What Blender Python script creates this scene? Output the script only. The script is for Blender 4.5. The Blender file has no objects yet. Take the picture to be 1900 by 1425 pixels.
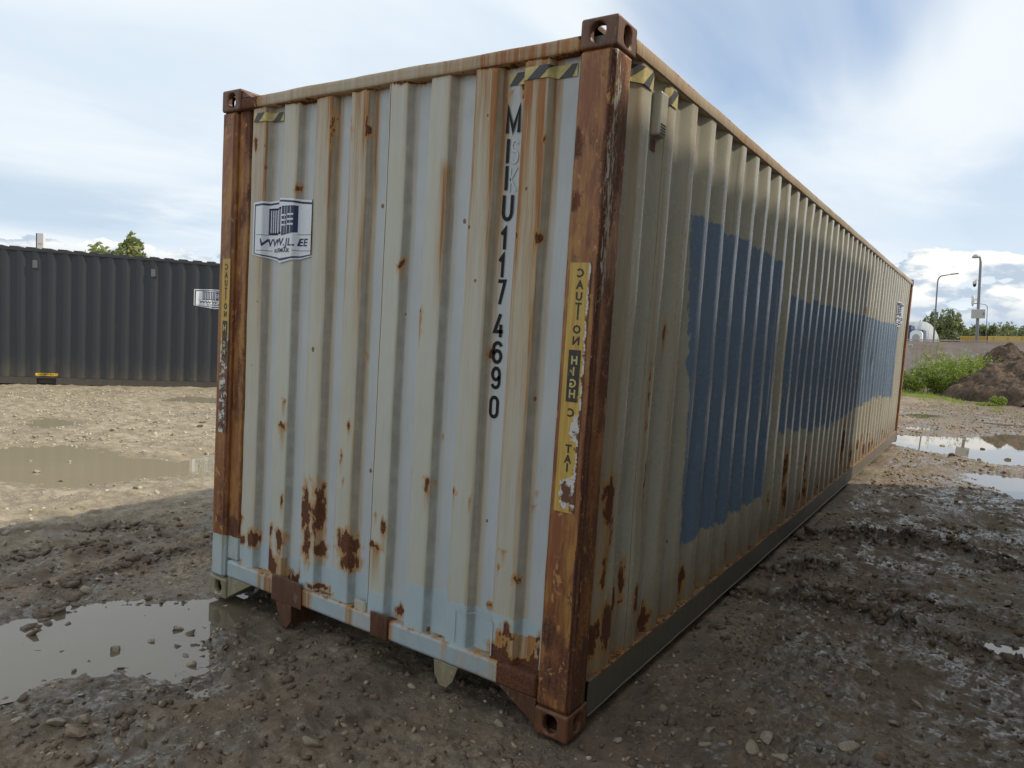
import bpy, bmesh, math, random
import numpy as np
from mathutils import Vector, Matrix
random.seed(7); RNG = np.random.default_rng(11)
S = bpy.context.scene; COL = S.collection

# ---------------------------------------------------------------- camera, sky, sun, exposure
cam_d = bpy.data.cameras.new('camera'); cam = bpy.data.objects.new('camera', cam_d); COL.objects.link(cam)
CR = Vector((0.83052738, 0.55345371, 0.06255608)); CU = Vector((-0.09933222, 0.03666739, 0.99437851)); CF = Vector((-0.54804871, 0.83207241, -0.08542906))
m = Matrix((CR, CU, -CF)).transposed().to_4x4(); m.translation = Vector((1.2918, -2.5318, 1.7134))
cam.matrix_world = m
cam_d.sensor_width = 36; cam_d.lens = 1342.03 / 1900 * 36; cam_d.clip_start = .05; cam_d.clip_end = 3000
S.camera = cam
SUN = Vector((1, .85, 1.30)).normalized()
SUN_EL = math.asin(SUN.z); SUN_AZ = math.atan2(SUN.x, SUN.y)
sun_d = bpy.data.lights.new('sun', 'SUN'); sun_d.energy = 2.8; sun_d.angle = math.radians(1.0); sun_d.color = (1, .88, .70)
sun = bpy.data.objects.new('sun', sun_d); COL.objects.link(sun); sun.rotation_euler = SUN.to_track_quat('Z', 'Y').to_euler()
S.view_settings.view_transform = 'Standard'; S.view_settings.look = 'None'; S.view_settings.gamma = 1
S.view_settings.use_curve_mapping = False; S.view_settings.exposure = 0.34

class NT:
    """small helper to write node graphs"""
    def __init__(s, tree): s.t = tree; s.n = tree.nodes; s.l = tree.links
    def new(s, typ, **kw):
        nd = s.n.new(typ)
        for k, v in kw.items():
            if k.startswith('i_'):
                key = k[2:]
                key = int(key) if key.isdigit() else key.replace('_', ' ')
                s.put(nd.inputs[key], v)
            else: setattr(nd, k, v)
        return nd
    def put(s, sock, v):
        if isinstance(v, bpy.types.NodeSocket): s.l.new(v, sock)
        elif v is not None: sock.default_value = v
    def math(s, op, a, b=None, c=None, clamp=False):
        nd = s.n.new('ShaderNodeMath'); nd.operation = op; nd.use_clamp = clamp
        for i, v in enumerate((a, b, c)): s.put(nd.inputs[i], v) if v is not None else None
        return nd.outputs[0]
    def noise(s, vec, scale, detail=4, rough=.55, dist=0):
        nd = s.n.new('ShaderNodeTexNoise'); s.put(nd.inputs['Vector'], vec)
        nd.inputs['Scale'].default_value = scale; nd.inputs['Detail'].default_value = detail
        nd.inputs['Roughness'].default_value = rough; nd.inputs['Distortion'].default_value = dist
        return nd.outputs['Fac']
    def map(s, vec, scale=(1, 1, 1), loc=(0, 0, 0), rot=(0, 0, 0)):
        nd = s.n.new('ShaderNodeMapping'); s.put(nd.inputs['Vector'], vec)
        nd.inputs['Scale'].default_value = scale; nd.inputs['Location'].default_value = loc; nd.inputs['Rotation'].default_value = rot
        return nd.outputs[0]
    def ss(s, v, a, b, lo=0, hi=1):
        nd = s.n.new('ShaderNodeMapRange'); nd.interpolation_type = 'SMOOTHSTEP'; s.put(nd.inputs[0], v)
        for i, q in enumerate((a, b, lo, hi)): nd.inputs[i + 1].default_value = q
        return nd.outputs[0]
    def mix(s, f, a, b, mode='MIX'):
        nd = s.n.new('ShaderNodeMix'); nd.data_type = 'RGBA'; nd.blend_type = mode
        s.put(nd.inputs[0], f)
        for i, v in ((6, a), (7, b)):
            if isinstance(v, tuple): v = (*v[:3], 1)
            s.put(nd.inputs[i], v)
        return nd.outputs[2]
    def attr(s, name):
        nd = s.n.new('ShaderNodeAttribute'); nd.attribute_name = name; return nd.outputs['Fac']

W = bpy.data.worlds.new('World'); S.world = W; W.use_nodes = True
w = NT(W.node_tree); w.n.clear()
tc = w.new('ShaderNodeTexCoord').outputs['Generated']
sky = w.new('ShaderNodeTexSky', sky_type='NISHITA', sun_disc=False, sun_elevation=SUN_EL, sun_rotation=SUN_AZ, air_density=1.0, dust_density=1.2, ozone_density=1.2)
sep = w.new('ShaderNodeSeparateXYZ', i_0=tc)
zc = w.math('MAXIMUM', sep.outputs[2], 0.0)
den = w.math('ADD', zc, .09)
comb = w.new('ShaderNodeCombineXYZ', i_0=w.math('DIVIDE', sep.outputs[0], den), i_1=w.math('DIVIDE', sep.outputs[1], den))
veil1 = w.noise(w.map(comb.outputs[0], (.55, .16, 1), (3.1, .6, 0), (0, 0, .5)), 1.0, 4, .5, .5)
veil2 = w.noise(w.map(comb.outputs[0], (.9, .5, 1), (7, 2, 0), (0, 0, .6)), 1.0, 5, .52, .6)
veil = w.math('ADD', w.math('MULTIPLY', veil1, .62), w.math('MULTIPLY', veil2, .38))
def lobe(d, sharp):
    dp = w.new('ShaderNodeVectorMath', operation='DOT_PRODUCT'); w.put(dp.inputs[0], tc)
    dp.inputs[1].default_value = Vector(d).normalized()
    return w.ss(dp.outputs['Value'], math.cos(math.radians(sharp)), 1.0)
gap = w.math('MULTIPLY', lobe((-.26, .86, .45), 17), .30)
gap = w.math('ADD', gap, w.math('MULTIPLY', lobe((-.03, .985, .19), 6), .05))
gap = w.math('ADD', gap, w.math('MULTIPLY', lobe((-.90, .42, .09), 9), .08))
thick = w.math('MULTIPLY', lobe((-.55, .72, .20), 38), .14)
cover = w.ss(w.math('ADD', w.math('SUBTRACT', veil, gap), thick), .20, .50)
cover = w.math('MAXIMUM', w.math('MULTIPLY', cover, .95), w.math('SUBTRACT', .74, w.math('MULTIPLY', gap, 2.4)))
# low cumulus in banks above the horizon
cvec = w.map(tc, (1, 1, 2.6), (0, 0, 0))
cu = w.noise(cvec, 13, 9, .55, .15)
band = w.math('MULTIPLY', w.ss(sep.outputs[2], .0, .035), w.ss(sep.outputs[2], .135, .095, 0, 1))
side = w.ss(sep.outputs[0], -.42, -.16)
side2 = w.math('MULTIPLY', w.ss(sep.outputs[0], -.5, -.75), w.ss(sep.outputs[2], .085, .05))
reg = w.math('MAXIMUM', side, w.math('MULTIPLY', side2, .8))
cum = w.ss(w.math('ADD', cu, w.math('MULTIPLY', w.math('MULTIPLY', band, reg), .25)), .64, .70)
cum = w.math('MULTIPLY', cum, w.math('MULTIPLY', band, reg), clamp=True)
cum = w.ss(cum, .04, .4)
cu2 = w.noise(w.map(tc, (1, 1, 2.6), (.01, 0, -.07)), 13, 9, .55, .15)
shade = w.ss(w.math('SUBTRACT', cu, cu2), -.09, .09)
shade = w.math('MULTIPLY', shade, w.ss(sep.outputs[2], .035, .07, .35, 1))
cumcol = w.mix(shade, (5.0, 5.9, 7.0), (9.9, 9.9, 9.6))
veilcol = w.mix(w.ss(veil2, .35, .65), (6.9, 7.9, 8.9), (8.6, 9.1, 9.4))
skyc = w.mix(.45, w.mix(1.0, sky.outputs[0], (1.0, 1.0, 1.0), 'MULTIPLY'), (3.6, 5.4, 8.2))
horiz = w.ss(sep.outputs[2], .22, .0)
c1 = w.mix(w.math('MULTIPLY', horiz, .6), skyc, (7.0, 8.2, 9.1))
c2 = w.mix(cover, c1, veilcol)
bank = w.math('MULTIPLY', w.math('MULTIPLY', w.ss(sep.outputs[2], .055, .085), w.ss(sep.outputs[2], .150, .115)), w.ss(sep.outputs[0], -.68, -.84))
bank = w.math('MULTIPLY', bank, w.ss(w.noise(w.map(tc, (1.5, 1.5, 9)), 2.2, 5, .55), .36, .56))
c2 = w.mix(w.math('MULTIPLY', bank, .8), c2, (5.0, 6.3, 7.7))
c3 = w.mix(cum, c2, cumcol)
bg = w.new('ShaderNodeBackground', i_Color=c3, i_Strength=.086)
w.new('ShaderNodeOutputWorld', i_Surface=bg.outputs[0])

# ---------------------------------------------------------------- numeric helpers
_perm = np.random.default_rng(5).permutation(256); _perm = np.concatenate([_perm, _perm, _perm])
_g = np.random.default_rng(6).normal(size=(256, 3)); _g /= np.linalg.norm(_g, axis=1)[:, None]
def perlin(x, y, z=0.0):
    x = np.asarray(x, float); y = np.broadcast_to(np.asarray(y, float), x.shape); z = np.broadcast_to(np.asarray(z, float), x.shape)
    xi = np.floor(x).astype(int); yi = np.floor(y).astype(int); zi = np.floor(z).astype(int)
    xf, yf, zf = x - xi, y - yi, z - zi; xi &= 255; yi &= 255; zi &= 255
    fade = lambda t: t * t * t * (t * (t * 6 - 15) + 10)
    u, v, q = fade(xf), fade(yf), fade(zf); out = 0
    for dx in (0, 1):
        for dy in (0, 1):
            for dz in (0, 1):
                if dz and not zf.any(): continue
                h = _perm[_perm[_perm[xi + dx] + yi + dy] + zi + dz]
                gv = _g[h]; d = gv[..., 0] * (xf - dx) + gv[..., 1] * (yf - dy) + gv[..., 2] * (zf - dz)
                out = out + d * (u if dx else 1 - u) * (v if dy else 1 - v) * (q if dz else 1 - q)
    return out * 1.6
def fbm(x, y, z=0.0, o=4, lac=2.1, gain=.5):
    a, f, t = 1., 1., 0
    for i in range(o):
        t = t + a * perlin(x * f + 17.3 * i, y * f + 5.1 * i, np.asarray(z) * f); a *= gain; f *= lac
    return t
def sst(v, a, b):
    t = np.clip((v - a) / (b - a), 0, 1); return t * t * (3 - 2 * t)

# ---------------------------------------------------------------- object helpers
def mesh_np(name, V, F, smooth=False):
    me = bpy.data.meshes.new(name); V = np.asarray(V, np.float32); F = np.asarray(F, np.int32)
    k = F.shape[1]
    me.vertices.add(len(V)); me.vertices.foreach_set('co', V.ravel())
    me.loops.add(F.size); me.loops.foreach_set('vertex_index', F.ravel())
    me.polygons.add(len(F)); me.polygons.foreach_set('loop_start', np.arange(0, F.size, k, dtype=np.int32))
    me.polygons.foreach_set('loop_total', np.full(len(F), k, np.int32))
    me.update(calc_edges=True); me.validate()
    if smooth: me.polygons.foreach_set('use_smooth', np.ones(len(me.polygons), bool))
    return me
def add_attr(me, name, vals):
    a = me.attributes.new(name, 'FLOAT', 'POINT'); a.data.foreach_set('value', np.asarray(vals, np.float32).ravel())
def obj(name, me, mat=None, parent=None):
    o = bpy.data.objects.new(name, me); COL.objects.link(o)
    if mat and me is not None and not me.materials: me.materials.append(mat)
    if parent: o.parent = parent
    return o
def tag(o, label, cat, group=None):
    o['label'] = label; o['category'] = cat
    if group: o['group'] = group
    return o
def empty(name, loc=(0, 0, 0), rot=(0, 0, 0)):
    o = bpy.data.objects.new(name, None); COL.objects.link(o); o.location = loc; o.rotation_euler = rot; o.empty_display_size = .2; return o
def kids(o): return [c for c in bpy.data.objects if c.parent == o]
def copy_tree(o, parent=None):
    c = o.copy(); COL.objects.link(c); c.parent = parent
    for k in kids(o): copy_tree(k, c)
    return c
class MB:
    def __init__(s): s.v = []; s.f = []
    def box(s, x0, x1, y0, y1, z0, z1):
        b = len(s.v)
        s.v += [(x, y, z) for x in (x0, x1) for y in (y0, y1) for z in (z0, z1)]
        s.f += [tuple(b + i for i in q) for q in ((0, 1, 3, 2), (4, 6, 7, 5), (0, 4, 5, 1), (2, 3, 7, 6), (0, 2, 6, 4), (1, 5, 7, 3))]
        return s
    def poly(s, pts):
        b = len(s.v); s.v += list(pts); s.f.append(tuple(range(b, b + len(pts)))); return s
    def prism(s, pts, off):
        """closed polygon pts (3d) extruded by off"""
        off = Vector(off); b = len(s.v); n = len(pts)
        s.v += [tuple(Vector(p)) for p in pts] + [tuple(Vector(p) + off) for p in pts]
        s.f.append(tuple(b + i for i in range(n))[::-1]); s.f.append(tuple(b + n + i for i in range(n)))
        for i in range(n): s.f.append((b + i, b + (i + 1) % n, b + n + (i + 1) % n, b + n + i))
        return s
    def tube(s, pts, r, n=8):
        pts = [Vector(p) for p in pts]; rr = r if isinstance(r, (list, tuple)) else [r] * len(pts); b = len(s.v)
        for i, p in enumerate(pts):
            d = (pts[min(i + 1, len(pts) - 1)] - pts[max(i - 1, 0)]).normalized()
            a = d.orthogonal().normalized() if i == 0 else (a - d * a.dot(d)).normalized()
            c = d.cross(a)
            for k in range(n):
                t = 2 * math.pi * k / n; s.v.append(tuple(p + (a * math.cos(t) + c * math.sin(t)) * rr[i]))
        for i in range(len(pts) - 1):
            for k in range(n):
                s.f.append((b + i * n + k, b + i * n + (k + 1) % n, b + (i + 1) * n + (k + 1) % n, b + (i + 1) * n + k))
        s.f.append(tuple(b + k for k in range(n))[::-1]); s.f.append(tuple(b + (len(pts) - 1) * n + k for k in range(n)))
        return s
    def build(s, name, mat, parent=None, bevel=0, smooth=False, fixn=True):
        me = bpy.data.meshes.new(name); me.from_pydata(s.v, [], s.f)
        if fixn:
            bm = bmesh.new(); bm.from_mesh(me); bmesh.ops.recalc_face_normals(bm, faces=bm.faces); bm.to_mesh(me); bm.free()
        if smooth: me.polygons.foreach_set('use_smooth', np.ones(len(me.polygons), bool))
        o = obj(name, me, mat, parent)
        if bevel:
            bv = o.modifiers.new('bevel', 'BEVEL'); bv.width = bevel; bv.segments = 2; bv.limit_method = 'ANGLE'; bv.angle_limit = math.radians(50)
        return o
def gridbox(name, x0, x1, y0, y1, z0, z1, step, mat, parent=None, attrs=None, wob=0.0, bev=.006):
    """box with dense faces, soft edges and slight unevenness; attrs(P)->dict of per-vertex fields"""
    bm = bmesh.new(); bmesh.ops.create_cube(bm, size=1)
    for v in bm.verts: v.co = ((x0 + x1) / 2 + v.co.x * (x1 - x0), (y0 + y1) / 2 + v.co.y * (y1 - y0), (z0 + z1) / 2 + v.co.z * (z1 - z0))
    if bev: bmesh.ops.bevel(bm, geom=list(bm.edges), offset=bev, segments=2, affect='EDGES')
    for ax, (a, b) in enumerate(((x0, x1), (y0, y1), (z0, z1))):
        n = int((b - a) / step)
        for i in range(1, n + 1):
            c = a + (b - a) * i / (n + 1)
            co = [0, 0, 0]; co[ax] = c; no = [0, 0, 0]; no[ax] = 1
            bmesh.ops.bisect_plane(bm, geom=bm.verts[:] + bm.edges[:] + bm.faces[:], plane_co=co, plane_no=no)
    me = bpy.data.meshes.new(name); bm.to_mesh(me); bm.free()
    P = np.empty(len(me.vertices) * 3); me.vertices.foreach_get('co', P); P = P.reshape(-1, 3)
    if attrs:
        for k, v in attrs(P).items(): add_attr(me, k, v)
    if wob:
        for ax in range(3): P[:, ax] += wob * fbm(P[:, 0] * 2.3 + ax * 9, P[:, 1] * 2.3, P[:, 2] * 2.3, 3)
        me.vertices.foreach_set('co', P.ravel()); me.update()
    me.polygons.foreach_set('use_smooth', np.ones(len(me.polygons), bool))
    o = obj(name, me, mat, parent)
    wn = o.modifiers.new('normals', 'WEIGHTED_NORMAL'); wn.mode = 'FACE_AREA'; wn.weight = 100; wn.thresh = 0.01
    return o

# ---------------------------------------------------------------- materials
def mat_new(name):
    M = bpy.data.materials.new(name); M.use_nodes = True; n = NT(M.node_tree); n.n.clear()
    b = n.new('ShaderNodeBsdfPrincipled'); o = n.new('ShaderNodeOutputMaterial', i_Surface=b.outputs[0])
    n.bsdf = b; n.out = o
    n.pos = n.new('ShaderNodeTexCoord').outputs['Object']
    return M, n
def bump(n, h, strength=.3, dist=.01, prev=None):
    nd = n.new('ShaderNodeBump', i_Height=h, i_Strength=strength, i_Distance=dist)
    if prev is not None: n.put(nd.inputs['Normal'], prev)
    return nd.outputs[0]
def flat(name, col, rough=.6, var=.12, scale=8, metal=0, spec=.5):
    M, n = mat_new(name)
    nz = n.noise(n.pos, scale, 5)
    c = n.mix(nz, tuple(c * (1 - var) for c in col), tuple(min(1, c * (1 + var)) for c in col))
    n.put(n.bsdf.inputs['Base Color'], c); n.bsdf.inputs['Roughness'].default_value = rough; n.bsdf.inputs['Metallic'].default_value = metal
    n.bsdf.inputs['Specular IOR Level'].default_value = spec
    return M

def paint_mat(name, base, base2, warm, stain1=(.40, .25, .085), patchc=(.40, .485, .51), rough=.38, speck=1.0, gr=1.0):
    """weathered container paint driven by the mesh fields rust, stain, warm, patch, blue, dirt"""
    M, n = mat_new(name); P = n.pos
    rust, stain, wa, patch, blue, dirt_shade = (n.attr(k) for k in ('rust', 'stain', 'warm', 'patch', 'blue', 'dirt_shade'))
    big = n.noise(P, 1.7, 4); streak = n.noise(n.map(P, (38, 38, 1.1)), 1, 5, .6); streak2 = n.noise(n.map(P, (110, 110, 4)), 1, 3, .6)
    fine = n.noise(P, 60, 5, .65); med = n.noise(P, 14, 5, .6)
    c = n.mix(n.ss(big, .3, .7), base, base2)
    c = n.mix(n.math('MULTIPLY', wa, n.ss(streak, .25, .6, .55, 1)), c, warm)
    c = n.mix(n.math('MULTIPLY', n.ss(streak2, .45, .75), .22 * gr), c, tuple(x * .72 for x in base))
    # blue touch-up paint
    eb = n.math('ADD', blue, n.math('MULTIPLY', n.math('SUBTRACT', n.noise(n.map(P, (26, 26, 11)), 1, 6, .65), .5), 1.1))
    mb = n.math('MULTIPLY', n.ss(eb, .47, .53), n.math('SUBTRACT', 1, n.math('MULTIPLY', n.ss(n.math('ADD', n.math('MULTIPLY', fine, .5), n.math('MULTIPLY', streak2, .5)), .60, .66), .6)))
    cb = n.mix(n.noise(n.map(P, (20, 20, 2)), 1, 4), (.118, .175, .262), (.145, .21, .30))
    c = n.mix(mb, c, cb)
    # pale blue-grey repaint band
    ep = n.math('ADD', patch, n.math('MULTIPLY', n.math('SUBTRACT', med, .5), .35)); mp = n.ss(ep, .47, .53)
    c = n.mix(mp, c, n.mix(fine, patchc, tuple(x * .88 for x in patchc)))
    # ochre water stains
    st = n.math('MULTIPLY', stain, n.ss(streak, .28, .66, .35, 1.15), clamp=True)
    st = n.math('MULTIPLY', st, n.math('SUBTRACT', 1, n.math('MULTIPLY', mp, .75)))
    sc = n.mix(n.ss(streak2, .34, .62), stain1, (stain1[0] * .72, stain1[1] * .56, stain1[2] * .45))
    c = n.mix(st, c, sc)
    c = n.mix(n.math('MULTIPLY', n.ss(st, .72, 1.0), .75), c, (.27, .095, .026))
    # grime and painted-in shade
    c = n.mix(n.math('MULTIPLY', dirt_shade, n.ss(med, .25, .7, .4, 1)), c, (.13, .115, .08))
    # flaking rust with orange rim
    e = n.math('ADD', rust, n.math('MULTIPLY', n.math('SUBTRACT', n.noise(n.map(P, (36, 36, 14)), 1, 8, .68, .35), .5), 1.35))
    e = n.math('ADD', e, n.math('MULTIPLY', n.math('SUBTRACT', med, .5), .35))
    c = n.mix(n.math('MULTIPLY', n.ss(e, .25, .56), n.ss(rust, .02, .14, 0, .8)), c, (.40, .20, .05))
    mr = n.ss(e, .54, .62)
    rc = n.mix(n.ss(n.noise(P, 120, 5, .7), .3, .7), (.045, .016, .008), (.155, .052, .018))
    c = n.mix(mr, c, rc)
    # stray rust specks
    vo = n.new('ShaderNodeTexVoronoi', feature='F1', i_Vector=n.map(P, (1, 1, .8)), i_Scale=9.0)
    sz = n.math('MULTIPLY', n.ss(n.noise(P, 3.1, 3), .42, .72), .075 * speck)
    dm = n.ss(n.math('SUBTRACT', n.math('ADD', vo.outputs['Distance'], n.math('MULTIPLY', n.math('SUBTRACT', fine, .5), .06)), sz), .02, .0)
    c = n.mix(n.math('MULTIPLY', dm, .9), c, (.13, .05, .02))
    # hairline scratches
    sv = n.noise(n.map(P, (90, 90, 12), rot=(.3, .5, 0)), 1, 2, .5)
    c = n.mix(n.math('MULTIPLY', n.ss(sv, .74, .78), .35), c, (.12, .11, .09))
    n.put(n.bsdf.inputs['Base Color'], c)
    r = n.math('ADD', n.math('MULTIPLY', n.math('MAXIMUM', mr, n.math('MULTIPLY', st, .6)), .45), n.ss(med, .2, .8, rough - .04, rough + .10), clamp=True)
    n.put(n.bsdf.inputs['Roughness'], r)
    h = n.math('ADD', n.math('MULTIPLY', mr, n.math('SUBTRACT', fine, 1.1)), n.math('ADD', n.math('MULTIPLY', big, .3), n.math('MULTIPLY', mp, n.math('MULTIPLY', fine, .35))))
    n.put(n.bsdf.inputs['Normal'], bump(n, h, .5, .004))
    return M
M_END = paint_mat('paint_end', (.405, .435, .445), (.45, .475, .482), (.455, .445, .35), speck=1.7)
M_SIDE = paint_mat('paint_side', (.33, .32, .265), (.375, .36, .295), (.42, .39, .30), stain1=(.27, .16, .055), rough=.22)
M_RAIL = paint_mat('paint_bottom_side_rail', (.085, .090, .075), (.105, .105, .085), (.13, .12, .09), stain1=(.16, .085, .035), rough=.45)
M_TOP = paint_mat('paint_top_rail', (.39, .36, .27), (.43, .40, .30), (.40, .37, .27), stain1=(.36, .20, .075))

def post_mat(name, ochre, brown, dark, flake=0.0):
    M, n = mat_new(name); P = n.pos
    rust, patch, wh = n.attr('rust'), n.attr('patch'), n.attr('white')
    s1 = n.noise(n.map(P, (24, 24, .9)), 1, 6, .62); s2 = n.noise(n.map(P, (95, 95, 7)), 1, 6, .7); med = n.noise(n.map(P, (9, 9, 3)), 1, 6, .62, .4); fine = n.noise(P, 90, 6, .7)
    c = n.mix(n.ss(n.math('ADD', n.math('MULTIPLY', s1, .38), n.math('ADD', n.math('MULTIPLY', s2, .17), n.math('MULTIPLY', n.noise(n.map(P, (13, 13, 5)), 1, 7, .68, .6), .45))), .40, .56), ochre, brown)
    c = n.mix(n.math('MULTIPLY', n.ss(n.math('ADD', n.math('MULTIPLY', med, .7), n.math('MULTIPLY', s2, .3)), .5, .62), .55), c, dark)
    e = n.math('ADD', rust, n.math('MULTIPLY', n.math('SUBTRACT', n.math('ADD', n.math('MULTIPLY', med, .6), n.math('MULTIPLY', fine, .4)), .5), 1.5))
    mr = n.ss(e, .42, .6)
    c = n.mix(mr, c, n.mix(n.ss(n.math('ADD', n.math('MULTIPLY', s2, .5), n.math('MULTIPLY', fine, .5)), .38, .64), (.038, .014, .009), (.17, .062, .024)))
    ch = n.math('ADD', n.noise(n.map(P, (26, 26, 14)), 1, 8, .72, .4), n.math('MULTIPLY', s1, .25))
    c = n.mix(n.math('MULTIPLY', n.ss(ch, .72, .76), .8), c, tuple(x * 1.25 + .03 for x in ochre))
    c = n.mix(n.math('MULTIPLY', n.ss(ch, .50, .46), .75), c, dark)
    f1 = n.math('ADD', wh, n.math('MULTIPLY', n.math('SUBTRACT', n.noise(n.map(P, (70, 70, 16)), 1, 7, .72, .5), .5), 1.8))
    f1 = n.math('ADD', f1, n.math('MULTIPLY', n.math('SUBTRACT', n.noise(n.map(P, (9, 9, 1.5)), 1, 3), .5), .9))
    c = n.mix(n.ss(f1, .62, .72), c, (.40, .36, .29))
    ep = n.math('ADD', patch, n.math('MULTIPLY', n.math('SUBTRACT', fine, .5), .5)); mp = n.ss(ep, .46, .54)
    c = n.mix(mp, c, n.mix(n.ss(med, .45, .7), (.38, .44, .44), (.33, .30, .16)))
    n.put(n.bsdf.inputs['Base Color'], c)
    n.put(n.bsdf.inputs['Roughness'], n.ss(mr, 0, 1, .48, .85))
    h = n.math('ADD', n.math('MULTIPLY', s2, .5), n.math('ADD', n.math('MULTIPLY', fine, .5), n.math('MULTIPLY', n.ss(f1, .62, .72), .5)))
    n.put(n.bsdf.inputs['Normal'], bump(n, h, .55, .004))
    return M
M_POST = post_mat('rusted_post', (.34, .165, .040), (.205, .068, .024), (.075, .025, .013))
M_CAST = post_mat('rusted_casting', (.16, .068, .027), (.11, .045, .02), (.055, .022, .012))
M_CASTL = post_mat('painted_casting', (.27, .255, .175), (.22, .185, .11), (.13, .075, .035))
M_BROWN = post_mat('bare_rust', (.12, .055, .027), (.085, .036, .018), (.045, .018, .010))
M_INT = flat('inner_steel', (.05, .045, .04), .8)
M_BLACK = flat('black_print', (.010, .010, .012), .6, .2, 30, spec=.25)
M_GHOST = flat('faded_white_print', (.43, .465, .48), .38, .03)
M_NAVY = flat('navy_print', (.018, .028, .085), .4, .2, 20)
M_WHITE = flat('sticker_white', (.66, .69, .73), .35, .04, 6)
M_TAPEY = flat('hazard_yellow', (.46, .39, .15), .55, .45, 40)
M_TAPEK = flat('hazard_black', (.045, .045, .05), .5, .5, 40)
M_ALU = flat('galvanised_steel', (.42, .44, .45), .45, .15, 12, metal=.3)
def caution_mat():
    M, n = mat_new('caution_sticker_film'); P = n.pos
    worn = n.attr('worn'); s = n.noise(n.map(P, (60, 60, 3)), 1, 5, .6); f = n.noise(P, 38, 7, .68)
    c = n.mix(n.ss(s, .35, .7), (.50, .35, .075), (.40, .22, .045))
    e = n.math('ADD', worn, n.math('MULTIPLY', n.math('SUBTRACT', f, .5), 1.3)); c = n.mix(n.ss(e, .48, .56), c, (.52, .51, .48))
    c = n.mix(n.ss(n.math('ADD', n.math('MULTIPLY', worn, .35), n.noise(P, 21, 6, .7)), .72, .78), c, (.11, .045, .02))
    n.put(n.bsdf.inputs['Base Color'], c); n.bsdf.inputs['Roughness'].default_value = .5
    n.put(n.bsdf.inputs['Normal'], bump(n, f, .3, .003)); return M
M_CAUT = caution_mat()
def wornblack():
    M, n = mat_new('caution_print'); f = n.noise(n.map(n.pos, (45, 45, 20)), 1, 6, .7)
    n.put(n.bsdf.inputs['Base Color'], n.mix(n.ss(f, .6, .68), (.025, .022, .018), (.42, .32, .12))); n.bsdf.inputs['Roughness'].default_value = .5; return M
M_CPRINT = wornblack()

# ---------------------------------------------------------------- lettering helpers
def text_mesh2d(txt, size, bold=0.0, xs=1.0, shear=0.0, space=1.0):
    cu = bpy.data.curves.new('t', 'FONT'); cu.body = txt; cu.size = size; cu.offset = bold; cu.shear = shear; cu.space_character = space
    cu.align_x = 'CENTER'; cu.align_y = 'CENTER'; cu.resolution_u = 2
    o = bpy.data.objects.new('t', cu); COL.objects.link(o)
    me = bpy.data.meshes.new_from_object(o.evaluated_get(bpy.context.evaluated_depsgraph_get()))
    bpy.data.objects.remove(o); bpy.data.curves.remove(cu)
    V = [(v.co.x * xs, v.co.y) for v in me.vertices]; F = [tuple(p.vertices) for p in me.polygons]; bpy.data.meshes.remove(me)
    return V, F
def arc(cx, cy, rx, ry, a0, a1, n=10):
    return [(cx + rx * math.cos(math.radians(a0 + (a1 - a0) * i / n)), cy + ry * math.sin(math.radians(a0 + (a1 - a0) * i / n))) for i in range(n + 1)]
G = {  # condensed stencil-width figures, unit box 0..1 wide and high
 'M': [[(0, 0), (0, 1), (.5, .12), (1, 1), (1, 0)]], 'I': [[(.5, 0), (.5, 1)]],
 'U': [[(0, 1), (0, .3)] + arc(.5, .3, .5, .3, 180, 360) + [(1, 1)]],
 '1': [[(.1, .74), (.62, .98), (.62, 0)]], '7': [[(0, 1), (1, 1), (.35, 0)]],
 '4': [[(1, .24), (0, .24), (.62, 1)], [(.72, .55), (.72, 0)]],
 '6': [arc(.5, .74, .5, .26, 20, 180) + [(0, .3)] + arc(.5, .3, .5, .3, 180, 520)],
 '9': [arc(.5, .26, .5, .26, 200, 360) + [(1, .7)] + arc(.5, .7, .5, .3, 0, 340)],
 '0': [arc(.5, .74, .5, .26, 0, 180) + arc(.5, .26, .5, .26, 180, 360) + [(1, .74)]],
 'S': [arc(.5, .75, .45, .25, 20, 250) + arc(.5, .25, .45, .27, 80, -160)], 'K': [[(0, 0), (0, 1)], [(1, 1), (.1, .5), (1, 0)]],
}
def stroke2d(ch, x0, x1, z0, z1, t):
    """polylines thickened to quads -> 2d mesh in x,z"""
    V = []; F = []; h = t / 2
    for line in G[ch]:
        line = [q for i, q in enumerate(line) if i == 0 or math.hypot(q[0] - line[i - 1][0], q[1] - line[i - 1][1]) > .02]
        P = [Vector((x0 + h + (x1 - x0 - t) * a, z0 + h * (ch not in 'MIUK147') + (z1 - z0 - (t if ch not in 'MIUK147' else 0)) * b)) for a, b in line]
        n = len(P); L = []
        for i in range(n):
            d1 = (P[i] - P[i - 1]).normalized() if i else (P[1] - P[0]).normalized()
            d2 = (P[i + 1] - P[i]).normalized() if i < n - 1 else d1
            nn = Vector((-(d1 + d2).y, (d1 + d2).x)); nn = nn.normalized() if nn.length > 1e-6 else Vector((-d1.y, d1.x))
            k = h / max(.35, nn.dot(Vector((-d1.y, d1.x)))); L.append((P[i] + nn * k, P[i] - nn * k))
        for i in range(n - 1):
            b = len(V); V += [tuple(L[i][0]), tuple(L[i][1]), tuple(L[i + 1][1]), tuple(L[i + 1][0])]; F.append((b, b + 1, b + 2, b + 3))
    return V, F
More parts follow.
